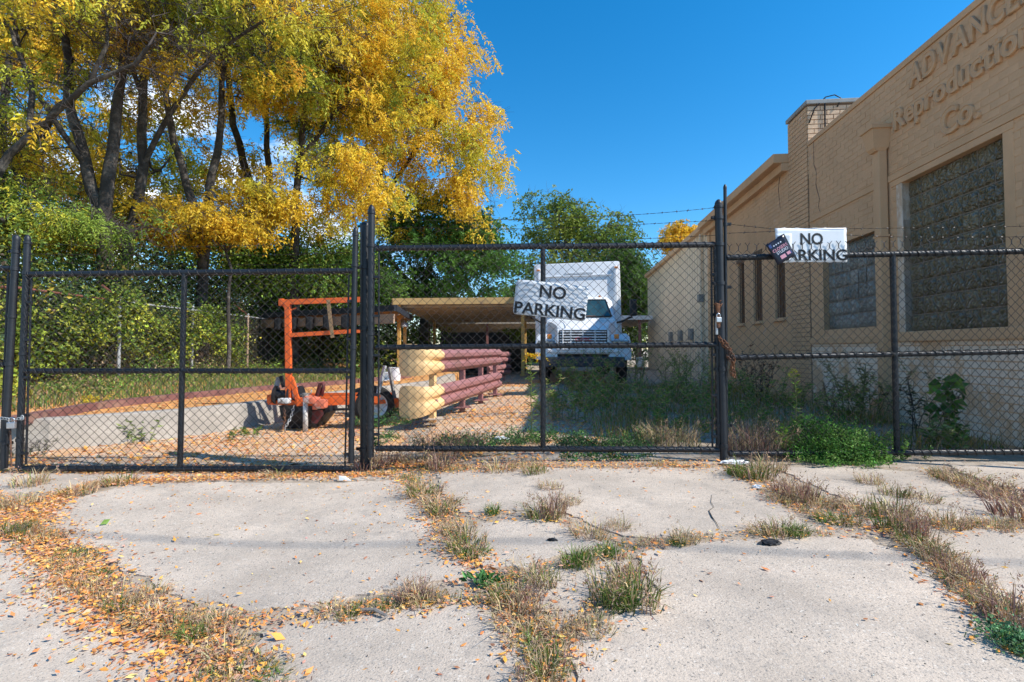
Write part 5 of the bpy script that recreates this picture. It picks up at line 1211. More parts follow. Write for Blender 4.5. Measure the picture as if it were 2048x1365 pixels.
# broad dark green tree behind the carports
gtk = dict(per=7, leaflets=7, lsz=(.155, .085), frond=.3, rlim=.03, rad=.28, droop=.4)
tree('shade_tree', 'dense dark green tree spreading over the carport behind the middle gate', [([V(850, 700, 23), V(850, 560, 23), V(880, 470, 23)], .25, .12), ([V(850, 600, 23), V(760, 500, 23)], .14, .06)],
     [E(850, 520, 22.5, 150, 2.6, 95), E(960, 530, 22, 90, 2.2, 72), E(760, 560, 21.5, 80, 2, 60), E(880, 450, 23, 110, 2.2, 60)], 820, [DGRN, (.07, .16, .025), (.11, .23, .035), (.18, .30, .05)], shell=.33, **gtk)
tree('shade_tree', 'lower leafy green tree between the dark canopy and the trailer rack', [([V(640, 720, 19), V(650, 620, 19), V(660, 560, 19)], .12, .06)],
     [E(650, 560, 18.5, 130, 1.8, 62), E(560, 560, 18.8, 90, 1.6, 60), E(740, 600, 19, 60, 1.5, 50)], 460, [DGRN, (.09, .18, .03), (.17, .28, .05), (.30, .36, .06)], shell=.35, **dict(gtk, lsz=(.12, .07)))
tree('elm_tree', 'airy olive green tree rising behind the white truck', [([V(1150, 700, 31), V(1150, 560, 31), V(1130, 470, 31), V(1110, 410, 31)], .22, .07), ([V(1150, 560, 31), V(1210, 470, 31), V(1225, 430, 31)], .12, .05)],
     [E(1115, 450, 31, 75, 2.4, 55), E(1200, 475, 31, 68, 2.4, 60), E(1150, 560, 30, 130, 2.8, 75), E(1255, 590, 29, 60, 2.2, 80), E(1080, 405, 31, 42, 1.6, 22)], 900, [(.09, .15, .03), (.16, .24, .04), (.26, .31, .05), (.42, .42, .07)], shell=.4, **dict(gtk, per=5, leaflets=7, lsz=(.20, .10), frond=.5, rad=.32, rlim=.04))
tree('elm_tree', 'darker green tree filling the gap between truck and shed', [([V(1275, 720, 27), V(1272, 600, 27), V(1262, 520, 27)], .14, .05)],
     [E(1268, 590, 27, 42, 2, 95), E(1250, 520, 27, 30, 1.5, 45), E(1050, 620, 28, 50, 2, 60)], 340, [DGRN, (.09, .17, .03), (.15, .24, .04)], shell=.4, **dict(gtk, per=9, lsz=(.17, .09)))
tree('distant_tree', 'small golden tree top showing over the shed roof', [([V(1360, 690, 46), V(1360, 500, 46)], .2, .1)],
     [E(1362, 470, 46, 30, 1.6, 22), E(1345, 480, 46, 18, 1.2, 14)], 150, [YG, (.6, .36, .04), YEL, ORG], **dict(gtk, per=9, lsz=(.26, .13), frond=.5, rad=.35, rlim=.04))

# ---------------------------------------------------------------- hedge, vines, undergrowth
def leafcloud(name, boxes, n, pal, wts, ln, wd, label=None, cat=None, kind='stuff', clump=.5, down=.3, parent=None):
    """boxes: ellipsoids (cx,cy,cz,rx,ry,rz); leaves sit in clumps near their surface"""
    vol = np.array([b_[3] * b_[5] + b_[4] * b_[5] for b_ in boxes]); vol /= vol.sum(); B_ = np.array(boxes)
    nc = max(8, n // 26); ci = rng.choice(len(boxes), nc, p=vol); d = norm(rng.normal(size=(nc, 3))); rr_ = rng.uniform(.45, 1, (nc, 1)) ** .5
    cc = B_[ci, :3] + d * rr_ * B_[ci, 3:6]
    k = rng.integers(0, nc, n); sp = clump * .30
    p = cc[k] + rng.normal(size=(n, 3)) * sp; p[:, 2] = np.maximum(p[:, 2], .02)
    dr = norm(d[k] * .5 + rng.normal(size=(n, 3)) * .8 + np.array([0, 0, -down]))
    ccol = pick(pal, wts, nc, .38); cols = np.clip(ccol[k] * (1 + .22 * rng.normal(size=(n, 1))), .004, .9)
    me = leaves(name, p, dr, ln * rng.uniform(.6, 1.3, n), wd * rng.uniform(.7, 1.3, n), cols, LEAF)
    o = link(name, me, parent); tag(o, label, cat, kind=kind); return o
hb = []
y = 5.4
while y < 24:
    hb.append((FX - .75 + random.uniform(-.5, .35), y, 1.2 + random.uniform(-.3, .6), .75, .8, 1.3 + random.uniform(-.3, .8))); y += .6
leafcloud('vine_hedge', hb, 46000, [(.035, .07, .015), (.08, .13, .03), (.16, .21, .04), (.30, .33, .06), (.42, .32, .05), (.05, .09, .05), (.16, .11, .07)], [3, 4, 3, 2, .7, 2, 2], .085, .055, 'tangle of vines and shrubs smothering the boundary fence', 'hedge')
leafcloud('vine_tangle', [(FX + .12, y, 1.35 + .3 * math.sin(y * 2), .16, .55, .5) for y in np.arange(5.6, 14.5, .8)], 9000, [(.10, .16, .03), (.25, .32, .05), (.40, .42, .06)], [2, 4, 3], .08, .06, 'bright vine leaves hanging on the near side of the boundary fence', 'vines', clump=.4)
leafcloud('thicket', [(-12.0 + random.uniform(-1.2, 1.2), q, 1.9, 1.5, 1.2, 2.5 + random.uniform(-.4, 1.1)) for q in np.arange(7, 34, 1.1)], 75000, [(.05, .09, .02), (.12, .19, .035), (.22, .28, .05), (.40, .36, .05), (.62, .42, .05)], [4, 4, 2, 1.0, .7], .14, .08, 'taller thicket rising behind the vine hedge', 'thicket', clump=1.0)
leafcloud('bright_shrub', [E(560, 545, 17.3, 55, 1, 55), E(650, 560, 17.5, 60, 1, 40), E(500, 520, 17.6, 50, 1, 60), E(700, 540, 18, 40, 1, 55), E(430, 500, 16.5, 60, 1, 42), E(600, 500, 18, 40, .8, 40)], 17000, [(.14, .26, .04), (.24, .36, .06), (.38, .46, .09)], [2, 3, 2], .12, .075, 'bright green shrub crowns showing above the dark canopy', 'shrub', clump=.9)
leafcloud('shrub', [(-7.3, 5.6, .75, .8, .7, .75), (-6.9, 6.2, .5, .6, .5, .5)], 6500, [(.10, .15, .03), (.30, .34, .05), (.42, .42, .05)], [2, 4, 2], .075, .045, 'yellow-green shrub behind the left gate hinge', 'shrub', kind=None)
for k, (px, py, Y, rz_, lab) in enumerate([(150, 500, 11.2, 1.0, 'dark columnar evergreen above the hedge at left'), (240, 520, 11.6, .8, 'brighter columnar evergreen right of the dark one'), (110, 560, 10.6, .7, 'short feathery evergreen at the left above the rusted rail')]):
    p = P(px, py, Y); t = thing('evergreen', (p.x, p.y, .2), lab, 'tree')
    leafcloud('crown', [(0, 0, p.z - .2 - j * .35, .32 + .03 * j, .32 + .03 * j, .42) for j in range(int(p.z / .35))], 5200, [(.03, .07, .012), (.08, .14, .02), (.20, .27, .04)] if k else [(.02, .05, .01), (.04, .09, .015)], [2, 3, 2] if k else [1, 1], .07, .018, parent=t, clump=.25, down=-.8)
    MB().tube([(0, 0, -.2), (0, 0, p.z - .3)], [.07, .02], 7).obj('trunk', bark, t)
# background woods beyond, closing the view
wb = [(x, 42 + 3 * math.sin(x), 1.9, 3.2, 2, 2.6 + .7 * math.sin(x * 1.3)) for x in np.arange(-36, 24, 3.0)]
leafcloud('distant_woods', wb, 30000, [(.03, .06, .015), (.06, .10, .02), (.14, .17, .03), (.35, .26, .04)], [3, 4, 2, .6], .30, .20, 'green wood edge far behind the carports', 'woods', clump=2.2)
leafcloud('undergrowth', [(x, 24 + random.uniform(-1, 1), 1.2, 1.1, .8, 1.5) for x in np.arange(-9, -3.5, 1.0)] + [(-4.4, 19.5, .8, .9, .9, 1.0), (-3.7, 12.9, .5, .5, .5, .35), (-6.2, 19, 1.0, 1.2, 1, 1.1)], 15000, [(.04, .08, .015), (.09, .15, .025), (.2, .26, .04)], [2, 3, 2], .11, .075, 'undergrowth in the gap behind the dark canopy', 'undergrowth', clump=.8)

# ---------------------------------------------------------------- grasses and weeds
def tuft_mesh(name, n, h, spread, pal, wts, wd=.0045, lean=.8, seeds=0.0):
    a = rng.uniform(0, 2 * np.pi, n); rr_ = spread * .35 * np.sqrt(rng.random(n))
    base = np.stack([np.cos(a) * rr_, np.sin(a) * rr_, np.zeros(n)], 1); a2 = a + rng.normal(size=n) * .8
    le = np.stack([np.cos(a2), np.sin(a2), np.zeros(n)], 1) * (rng.random((n, 1)) ** .7 * lean)
    hh = h * rng.uniform(.35, 1.0, n)
    me = blades(name, base, le, hh, wd, pick(pal, wts, n), GRASS)
    if seeds:
        k = int(n * seeds); sel = rng.choice(n, k); m_ = []
        up = np.array([0, 0, 1.0]); tip = base[sel] + up * hh[sel][:, None] * (1 - .35 * np.minimum(1, np.linalg.norm(le[sel], axis=1)))[:, None] + le[sel] * hh[sel][:, None] * .85
        tip = np.repeat(tip, 7, 0) + rng.normal(size=(k * 7, 3)) * np.array([.006, .006, .014])
        me2 = leaves('seed', tip, norm(rng.normal(size=(k * 7, 3)) * .5 + np.array([0, 0, 1.0])), .016, .005, pick([PURP, TANG, STRAW], [2, 2, 1], k * 7), GRASS)
        bm = bmesh.new(); bm.from_mesh(me); bm.from_mesh(me2); bm.to_mesh(me); bm.free()
    return me
DRY = ([STRAW, TANG, OLIVE, PURP, (.62, .5, .3)], [4, 3, 1.6, 1.4, 2])
MIX = ([STRAW, OLIVE, (.13, .19, .04), TANG, PURP], [2, 3, 2, 2, .8])
GREEN = ([(.10, .19, .03), (.16, .25, .05), OLIVE, STRAW], [3, 3, 2, 1])
PRP = ([PURP, (.28, .15, .12), TANG, STRAW], [3, 3, 2, 1])
protos = {'dry': [tuft_mesh('grass_tuft', 120, .14, .24, *DRY, lean=1.2, seeds=.12) for _ in range(5)], 'mix': [tuft_mesh('grass_tuft', 130, .14, .22, *MIX, lean=1.1, seeds=.12) for _ in range(5)],
          'green': [tuft_mesh('grass_tuft', 130, .12, .17, *GREEN, lean=1.0) for _ in range(2)], 'purple': [tuft_mesh('grass_tuft', 130, .18, .24, *PRP, lean=.9, seeds=.3) for _ in range(2)]}
TUFTS = [  # px, py of the foot, kind, size
 (560, 950, 'dry', 1.1), (240, 965, 'mix', 1.3), (160, 985, 'dry', 1.1), (40, 1010, 'dry', 1.3), (20, 1065, 'mix', 1.0), (60, 970, 'dry', 1.2), (240, 1215, 'mix', 1.0), (205, 1145, 'green', .7), (300, 1235, 'dry', .9), (350, 1260, 'mix', 1.0),
 (380, 1275, 'green', .9), (430, 1255, 'dry', 1.0), (455, 1300, 'dry', 1.1), (500, 1345, 'mix', 1.1), (545, 1362, 'green', .9), (300, 1190, 'dry', .8), (660, 1225, 'dry', .8), (700, 1232, 'mix', .7), (780, 1215, 'mix', .8), (825, 1195, 'purple', .9), (850, 1205, 'dry', .9),
 (735, 938, 'purple', 1.3), (770, 930, 'purple', 1.5), (830, 925, 'dry', 1.6), (880, 935, 'purple', 1.3), (850, 990, 'mix', 1.4), (880, 1010, 'dry', 1.3), (885, 1025, 'mix', 1.0), (935, 1095, 'mix', 1.3), (950, 1110, 'green', 1.0), (920, 1065, 'dry', 1.0),
 (985, 1025, 'green', .9), (1085, 1035, 'mix', 1.2), (1105, 1028, 'purple', 1.2), (1140, 1005, 'dry', .8), (1000, 940, 'dry', 1.2), (1070, 945, 'mix', 1.0), (1100, 975, 'dry', .9), (1180, 1070, 'dry', 1.2), (1240, 1055, 'dry', .8), (1210, 1105, 'green', .9), (1150, 1130, 'green', 1.2), (1170, 1125, 'mix', 1.0),
 (1060, 1150, 'dry', 1.1), (1085, 1165, 'mix', 1.1), (1020, 1195, 'mix', 1.1), (1000, 1180, 'green', .8), (1035, 1240, 'dry', 1.3), (1060, 1210, 'purple', 1.0), (1075, 1300, 'green', 1.0), (1060, 1275, 'dry', 1.1), (1100, 1345, 'mix', 1.1), (1080, 1360, 'dry', 1.1), (1120, 1255, 'dry', .9),
 (1240, 1205, 'green', 1.4), (1270, 1200, 'mix', 1.6), (1215, 1195, 'mix', 1.3), (1190, 1260, 'dry', .9), (1260, 1150, 'purple', .8), (1370, 1080, 'dry', .8), (1300, 1085, 'dry', .8), (1355, 1085, 'green', .7),
 (1480, 950, 'green', 1.3), (1510, 955, 'mix', 1.5), (1540, 940, 'dry', 1.4), (1580, 985, 'purple', 1.4), (1600, 1000, 'purple', 1.3), (1560, 1000, 'dry', 1.0), (1655, 1040, 'green', 1.0), (1690, 1045, 'mix', 1.0), (1560, 1068, 'mix', 1.3), (1590, 1068, 'green', 1.0), (1525, 1062, 'dry', .9), (1640, 1010, 'dry', 1.3), (1720, 1020, 'dry', 1.3),
 (1780, 1030, 'mix', 1.4), (1775, 1055, 'green', 1.0), (1820, 1065, 'purple', 1.3), (1835, 1085, 'mix', 1.2), (1880, 1120, 'dry', 1.1), (1865, 1110, 'mix', 1.0), (1920, 1150, 'purple', 1.0), (1935, 1170, 'dry', 1.0), (1970, 1205, 'mix', .9), (2000, 1215, 'green', .9), (2035, 1245, 'purple', 1.2), (2040, 1300, 'green', 1.0), (2020, 1235, 'dry', 1.0),
 (1890, 955, 'mix', 1.3), (1930, 965, 'dry', 1.4), (1980, 975, 'dry', 1.3), (2020, 1000, 'purple', 1.8), (2045, 1035, 'purple', 1.6), (1850, 1000, 'dry', 1.0), (1790, 990, 'mix', 1.1), (1900, 1050, 'dry', 1.0), (1990, 1055, 'dry', 1.1), (1740, 965, 'dry', .9)]
KW = {'dry': 'bleached dry grass clump', 'mix': 'half-green grass clump', 'green': 'fresh green grass clump', 'purple': 'purplish seeding grass clump'}
GN = {'dry': 'dry straw-coloured grass clumps in the pavement cracks', 'mix': 'half-green grass clumps in the pavement cracks', 'green': 'green grass clumps in the pavement cracks', 'purple': 'purplish seeding grass clumps in the pavement cracks'}
ORD = ['nearest the camera', 'second nearest', 'third nearest', 'fourth nearest', 'fifth nearest', 'sixth nearest', 'seventh nearest', 'eighth nearest', 'ninth nearest', 'tenth nearest', 'eleventh nearest', 'twelfth nearest']
def region(px, py):
    if py < 960 and px < 1350 and px > 600: return 'in the strip under the middle gate'
    if px < 620 and py < 1080: return 'in the leafy corner below the left gate'
    if px < 620: return 'in the leaf-filled crack at lower left'
    if px < 880 and py > 1150: return 'in the crosswise crack left of the middle'
    if px < 960 and py < 1130: return 'in the crack beside the big left slab'
    if px < 1180 and py > 1130: return 'in the crack running down the middle'
    if px < 1400 and py < 1110: return 'around the small middle slab'
    if px < 1400: return 'at the left corner of the big right slab'
    if py < 1020 and px < 1700: return 'below the right panel by the tall post'
    if px < 1700: return 'along the top edge of the big right slab'
    if py < 1060 and px > 1780: return 'in the upper right pavement corner'
    return 'in the crack running to the lower right corner'
cnt_ = {}
for px, py, k, s_ in sorted(TUFTS, key=lambda q: -q[1]):
    p = G(px, py); sc = s_ * (.52 + .13 * min(3.6, p.y))
    o = link('grass_tuft', random.choice(protos[k]), None, p - Vector((0, 0, .010)), (0, 0, random.uniform(0, 6.28)), (sc * random.uniform(.85, 1.25), sc * random.uniform(.85, 1.25), sc * random.uniform(.5, .95)))
    rg_ = region(px, py); i_ = cnt_.get((k, rg_), 0); cnt_[k, rg_] = i_ + 1
    tag(o, KW[k] + ' ' + ORD[i_] + ' ' + rg_, 'grass clump', GN[k])
# filler along the cracks: short grass and honey-locust leaflets
CR = [  # polyline of pixels, half-width (m), grass density, litter density, orange share
 ([(-200, 1010), (0, 1000), (50, 1050), (100, 1085), (150, 1130), (200, 1190), (290, 1240), (380, 1290), (450, 1340), (520, 1420)], .115, 2.0, 2.2),
 ([(60, 1050), (110, 990), (200, 965), (420, 955), (700, 950), (800, 945)], .075, .7, 2.4),
 ([(810, 950), (850, 985), (880, 1030), (900, 1085), (950, 1120), (1010, 1170), (1050, 1230), (1085, 1300), (1100, 1400)], .085, 1.0, 1.1),
 ([(300, 1225), (430, 1240), (600, 1235), (800, 1205), (900, 1200), (1020, 1200)], .062, .9, .9),
 ([(900, 1030), (1000, 1032), (1100, 1035), (1150, 1045), (1200, 1070), (1260, 1085)], .06, .5, .3),
 ([(1000, 1160), (1100, 1135), (1200, 1105), (1300, 1090), (1400, 1073), (1560, 1065), (1700, 1068), (1790, 1060)], .05, .7, .4),
 ([(1440, 925), (1500, 950), (1560, 985), (1620, 1030), (1700, 1045), (1790, 1055), (1850, 1095), (1900, 1140), (1950, 1190), (2010, 1240), (2100, 1320)], .085, 1.0, .7),
 ([(1240, 1110), (1250, 1160), (1220, 1220), (1130, 1270), (1110, 1330)], .10, .8, .3),
 ([(1620, 1000), (1700, 1010), (1780, 1040), (1850, 1050), (1950, 1050), (2100, 1045)], .10, 1.0, .4),
 ([(1860, 940), (1920, 962), (2000, 985), (2100, 1005)], .10, 1.0, .3),
 ([(770, 930), (860, 935), (950, 935), (1050, 930), (1200, 928), (1420, 930)], .12, 1.0, .9),
 ([(-100, 942), (200, 945), (450, 945), (700, 943)], .05, .15, 1.6),
]
gb_, gl_, gh_, gc_, lp_, ld_, lc_ = [], [], [], [], [], [], []
for pts, hw, gd_, ld__ in CR:
    W = [G(*q) for q in pts]
    for a, c_ in zip(W, W[1:]):
        L_ = (c_ - a).length; n = int(L_ * hw * 9500 * gd_)
        t_ = rng.random(n); off = rng.normal(size=n) * hw * .55; d = (c_ - a).normalized()
        x = a.x + (c_.x - a.x) * t_ - d.y * off; y = a.y + (c_.y - a.y) * t_ + d.x * off
        keep = np.array([mnoise.noise(Vector((xx * 3.2, yy * 3.2, 0))) > .02 + abs(o_) / hw * .25 - .1 for xx, yy, o_ in zip(x, y, off)])
        x, y = x[keep], y[keep]; n = len(x); z = np.array([gz(xx, yy) for xx, yy in zip(x, y)]) - .008
        gb_.append(np.stack([x, y, z], 1)); an = rng.uniform(0, 6.28, n); gl_.append(np.stack([np.cos(an), np.sin(an), np.zeros(n)], 1) * rng.random((n, 1)) * 1.3); gh_.append(rng.uniform(.012, .055, n) * (.7 + .1 * np.minimum(y, 4)))
        ptc = np.array([mnoise.noise(Vector((xx * 1.7, yy * 1.7, 4))) for xx, yy in zip(x, y)])
        c1 = pick(*DRY, n); c2 = pick([OLIVE, (.14, .2, .05), STRAW], [2, 2, 1], n); m_ = (ptc > .12)[:, None]; gc_.append(np.where(m_, c2, c1))
        n = int(L_ * hw * 9500 * ld__); t_ = rng.random(n); off = rng.normal(size=n) * hw * .8 - hw * .2
        x = a.x + (c_.x - a.x) * t_ - d.y * off; y = a.y + (c_.y - a.y) * t_ + d.x * off
        z = np.array([gz(xx, yy) for xx, yy in zip(x, y)]) + rng.uniform(.001, .012, n); lp_.append(np.stack([x, y, z], 1))
gb_, gl_, gh_, gc_ = (np.concatenate(q) for q in (gb_, gl_, gh_, gc_))
tag(link('crack_grass', blades('crack_grass', gb_, gl_, gh_, .0032, gc_, GRASS)), kind='stuff')
# scattered leaflets over the slabs, the yard and the terrace
def scatter(n, x0, x1, y0, y1, zf, dens=None, zr=(.001, .006)):
    x = rng.uniform(x0, x1, n); y = rng.uniform(y0, y1, n)
    if dens is not None:
        k = np.array([dens(a, c_) for a, c_ in zip(x, y)]) > rng.random(n); x, y = x[k], y[k]
    return np.stack([x, y, np.array([zf(a, c_) for a, c_ in zip(x, y)]) + rng.uniform(*zr, len(x))], 1)
fd = lambda x, y: (.30 if x < 0 else .10) * (.3 + max(0, mnoise.noise(Vector((x * 1.6, y * 1.6, 8))) + .35)) * (.35 + .25 * y)
lp_.append(scatter(14000, -4.2, 4.5, 1.2, 4.1, gz, fd))
yd = lambda x, y: min(1, max(.05, .68 + 1.1 * mnoise.noise(Vector((x * 1.1, y * .9 + x * .3, 2))) + (.25 if x < -1.2 else -.1)))
lp_.append(scatter(52000, -4.6, .9, 4.15, 14, gz, yd, (-.002, .010)))
lq = scatter(46000, -8.2, -1.8, 4.9, 17, pz, lambda x, y: 1.0 * (x < -2.2 - .0 * y) * min(1, .55 + mnoise.noise(Vector((x, y, 1)))), (.0, .02))
inside = []
for p in lq:                                    # only on the terrace, right of nothing below the wall
    x, y = p[0], p[1]; wx = None
    for a, c_ in zip(wallpts, wallpts[1:]):
        if a[1] <= y <= c_[1]: wx = a[0] + (c_[0] - a[0]) * (y - a[1]) / (c_[1] - a[1])
    inside.append(wx is not None and x < wx - .04)
lp_.append(lq[np.array(inside)])
LP = np.concatenate(lp_); n = len(LP); far = LP[:, 1] > 4.15
a = rng.uniform(0, 6.28, n); ldir = np.stack([np.cos(a), np.sin(a), rng.normal(size=n) * .22], 1)
lcol = pick([(.84, .40, .08), (.78, .32, .08), (.62, .23, .08), (.78, .52, .18), (.42, .18, .10), (.62, .38, .24)], [3, 4, 2.6, 1.4, 1.8, 2.6], n, .16)
ll = np.where(far, .032, .0185) * rng.lognormal(0, .34, n)
# leaflets lie nearly flat
def flat_leaves(name, pos, dirs, ln, wd, cols, m):
    n = len(pos); d = norm(dirs); nn = norm(np.array([0, 0, 1.0]) + rng.normal(size=(n, 3)) * .35); sd_ = norm(np.cross(d, nn)); ln = ln[:, None]; wd = wd[:, None]
    v = np.empty((n, 4, 3)); v[:, 0] = pos; mid = pos + d * ln * .5 - nn * wd * .1
    v[:, 1] = mid + sd_ * wd * .5; v[:, 3] = mid - sd_ * wd * .5; v[:, 2] = pos + d * ln
    return fast_mesh(name, v.reshape(-1, 3), np.arange(4 * n).reshape(n, 4), m, cols)
tag(link('leaf_litter', flat_leaves('leaf_litter', LP, ldir, ll, ll * .46, lcol, LITTER)), kind='stuff')
# grit on the slabs
gp = scatter(2600, -3.5, 3.6, 1.2, 3.9, gz, None, (.001, .003)); gs_ = rng.uniform(.002, .0055, len(gp))
tag(link('grit', leaves('grit', gp, norm(rng.normal(size=(len(gp), 3)) * np.array([1, 1, .3])), gs_ * 1.6, gs_, pick([(.08, .07, .06), (.2, .17, .14), (.6, .57, .52)], [3, 2, 2], len(gp)), LITTER)), kind='stuff')
# verge behind the edging beam and along the building
def field(name, n, x0, x1, y0, y1, zf, h, pal, label=None, dens=None, wd=.007, hr=(.3, 1)):
    p = scatter(n, x0, x1, y0, y1, zf, dens, (-.01, 0)); m_ = len(p); an = rng.uniform(0, 6.28, m_)
    hn = np.array([1 + .7 * mnoise.noise(Vector((q[0] * 1.3, q[1] * 1.3, 6))) for q in p])
    me = blades(name, p, np.stack([np.cos(an), np.sin(an), np.zeros(m_)], 1) * rng.random((m_, 1)) * .9, h * rng.uniform(*hr, m_) * hn, wd, pick(*pal, m_), GRASS)
    o = link(name, me); o['kind'] = 'stuff'; return o
field('verge_grass', 26000, -8.3, -3.2, 5.6, 17, pz, .15, ([(.40, .31, .19), (.24, .17, .11), OLIVE, (.09, .17, .03), (.17, .26, .06)], [1.3, 1.3, 3, 5, 4]), dens=lambda x, y: 1.0 if x < -5.35 + .30 * (y - 6) - .1 else 0, wd=.011)
leafcloud('verge_weeds', [(-7.6 + random.uniform(-.4, 1.6), q, .22, .45, .5, .22 + random.uniform(0, .2)) for q in np.arange(6.5, 17, .6)], 9000, [(.10, .18, .03), (.18, .27, .05), (.30, .30, .10), (.36, .26, .15)], [3, 3, 1.5, 1.2], .06, .03, 'low mixed weeds on the verge before the boundary fence', 'weeds', clump=.4)
def shadeyard(x, y): return 1.0 if (x > .75 + .07 * (y - 4) and x < 4.0 + .1 * y) else 0
field('yard_weeds', 30000, .6, 5.4, 4.3, 12.2, gz, .22, ([(.46, .30, .12), (.38, .22, .09), (.26, .24, .04), (.14, .19, .02)], [1.6, 2.2, 3, 3.5]), dens=lambda x, y: shadeyard(x, y) * min(1, max(0, .5 + 1.5 * mnoise.noise(Vector((x * 1.2, y * 1.2, 3))))), wd=.006)
# clumps of tall weeds
def weed(name, label, cat, base, h, n_st, pal, wts, leaf=(.07, .016), spread=.25, per=34, flowers=None, lean=.2, group=None, stemc=None, lat=0):
    t = thing(name, base, label, cat, group=group); sm_ = MB(); lp, ld, tips = [], [], []
    for k in range(n_st):
        an = random.uniform(0, 6.28); l_ = random.uniform(.1, 1) * lean * h; hh = h * random.uniform(.65, 1.0) if n_st > 1 else h; b0 = Vector((math.cos(an), math.sin(an), 0)) * spread * random.random() * .35
        pts = [b0 + Vector((math.cos(an), math.sin(an), 0)) * l_ * (q / 6) ** 1.6 + Vector((random.uniform(-.01, .01), random.uniform(-.01, .01), hh * q / 6)) for q in range(7)]
        sm_.tube(pts, [.006 * (1 - .6 * q / 6) * (h / .8) ** .5 for q in range(7)], 5); tips.append(pts[-1])
        sides_ = [(pts, 1.0)]
        for _ in range(lat):
            q = random.randint(2, 5); a2 = random.uniform(0, 6.28); ln_ = hh * random.uniform(.15, .4); e = pts[q] + Vector((math.cos(a2) * ln_ * .7, math.sin(a2) * ln_ * .7, ln_ * .8)); sp = [pts[q], pts[q].lerp(e, .5) + Vector((0, 0, -.02)), e]
            sm_.tube(sp, [.003, .0025, .0015], 4); sides_.append((sp, .35)); tips.append(e)
        for pp, w_ in sides_:
            for _ in range(int(per * w_)):
                f_ = random.random() ** .8 * (len(pp) - 1.001); i = int(f_); q = pp[i].lerp(pp[i + 1], f_ - i); a2 = random.uniform(0, 6.28)
                lp.append(tuple(q)); ld.append((math.cos(a2), math.sin(a2), random.uniform(-.2, .7)))
    sm_.obj('stem', mat('weed_stem', (.12, .14, .05), .8, .3, 9) if stemc is None else stemc, t)
    n = len(lp); c_ = pick(pal, wts, n)
    link('foliage', leaves('foliage', np.array(lp), np.array(ld), leaf[0] * rng.uniform(.5, 1.2, n), leaf[1] * rng.uniform(.7, 1.2, n), c_, LEAF), t)
    if flowers:
        fp, fdn = [], []
        for tp in tips:
            for _ in range(flowers[1]):
                s_ = random.random(); a2 = random.uniform(0, 6.28); q = tp + Vector((math.cos(a2) * s_ * flowers[2], math.sin(a2) * s_ * flowers[2], random.uniform(-.6, .25) * flowers[2] + (1 - s_) * .05)); fp.append(tuple(q)); fdn.append((math.cos(a2), math.sin(a2), .4))
        n = len(fp); link('flower_head', leaves('flower_head', np.array(fp), np.array(fdn), .022, .012, pick([flowers[0], tuple(v * .75 for v in flowers[0])], [2, 1], n), LEAF), t)
    return t
WG = [(.07, .13, .025), (.12, .2, .035), (.2, .27, .05)]
b0 = P(1068, 864, 5.1); weed('goldenrod', 'tall goldenrod with yellow plumes before the middle gate mullion', 'weed', (b0.x, 5.1, 0), .80, 1, WG, [1, 3, 2], (.085, .014), per=110, lean=.05)
for dx, dz in ((-.10, -.02), (0.06, .03), (.12, -.05), (0, .02)):
    pass
t = thing('goldenrod_flower', (b0.x, 5.1, 0), None, None); bpy.data.objects.remove(t)
gp_, gdd = [], []
for an, ln_ in ((2.8, .13), (.4, .17), (1.2, .09), (-.2, .10), (2.2, .08), (3.4, .10)):
    for q in range(44):
        f_ = random.random(); gp_.append((math.cos(an) * ln_ * f_ + random.gauss(0, .006), random.gauss(0, .02), .80 + .05 * math.sin(f_ * 3) - .05 * f_ * f_ + random.gauss(0, .008))); gdd.append((random.gauss(0, 1), random.gauss(0, 1), .5))
gold = [o for o in bpy.data.objects if o.name == 'goldenrod'][0]
link('flower_head', leaves('flower_head', np.array(gp_), np.array(gdd), .02, .012, pick([(.85, .55, .02), (.7, .4, .02)], [3, 1], len(gp_)), LEAF), gold)
b0 = P(1600, 905, 4.35); weed('goldenrod', 'goldenrod with a greenish bud plume behind the right panel', 'weed', (b0.x, 4.35, 0), .66, 1, WG, [1, 3, 2], (.07, .014), per=80, flowers=((.40, .42, .04), 60, .05), lean=.04)
b0 = P(1548, 905, 4.2); weed('leafy_weed', 'short bright leafy weed behind the right panel near the tall post', 'weed', (b0.x, 4.2, 0), .27, 2, [(.14, .24, .04), (.2, .32, .06)], [1, 1], (.055, .02), per=40, lean=.05)
# broad bush with large round leaves by the wall
b0 = P(1895, 885, 4.42); t = weed('broadleaf_sapling', 'sapling with large round green leaves against the brick wall', 'shrub', (b0.x - .02, 4.42, 0), .66, 4, WG, [2, 2, 1], (.07, .02), per=16, lean=.12)
lp, ld = [], []
for k in range(46):
    f_ = random.random(); sd_ = random.choice((-1, 1)); lp.append((sd_ * .05 * random.random() + .03, random.uniform(-.1, .06), .12 + .52 * f_)); a2 = random.uniform(0, 6.28); ld.append((math.cos(a2), math.sin(a2) - .4, random.uniform(-.6, .2)))
me = leaves('large_leaf', np.array(lp), np.array(ld), .125 * rng.uniform(.6, 1.1, 46), .115 * rng.uniform(.7, 1.1, 46), pick([(.05, .13, .03), (.09, .2, .05), (.16, .3, .06)], [3, 2, 1], 46), LEAF); link('large_leaves', me, t)
b0 = P(1915, 898, 4.3); weed('nettle_weed', 'pointed light-leaved weed drooping at the wall foot', 'weed', (b0.x, 4.3, 0), .30, 6, [(.10, .17, .04), (.26, .32, .14)], [2, 1.5], (.075, .020), spread=.5, per=34, lean=.7)
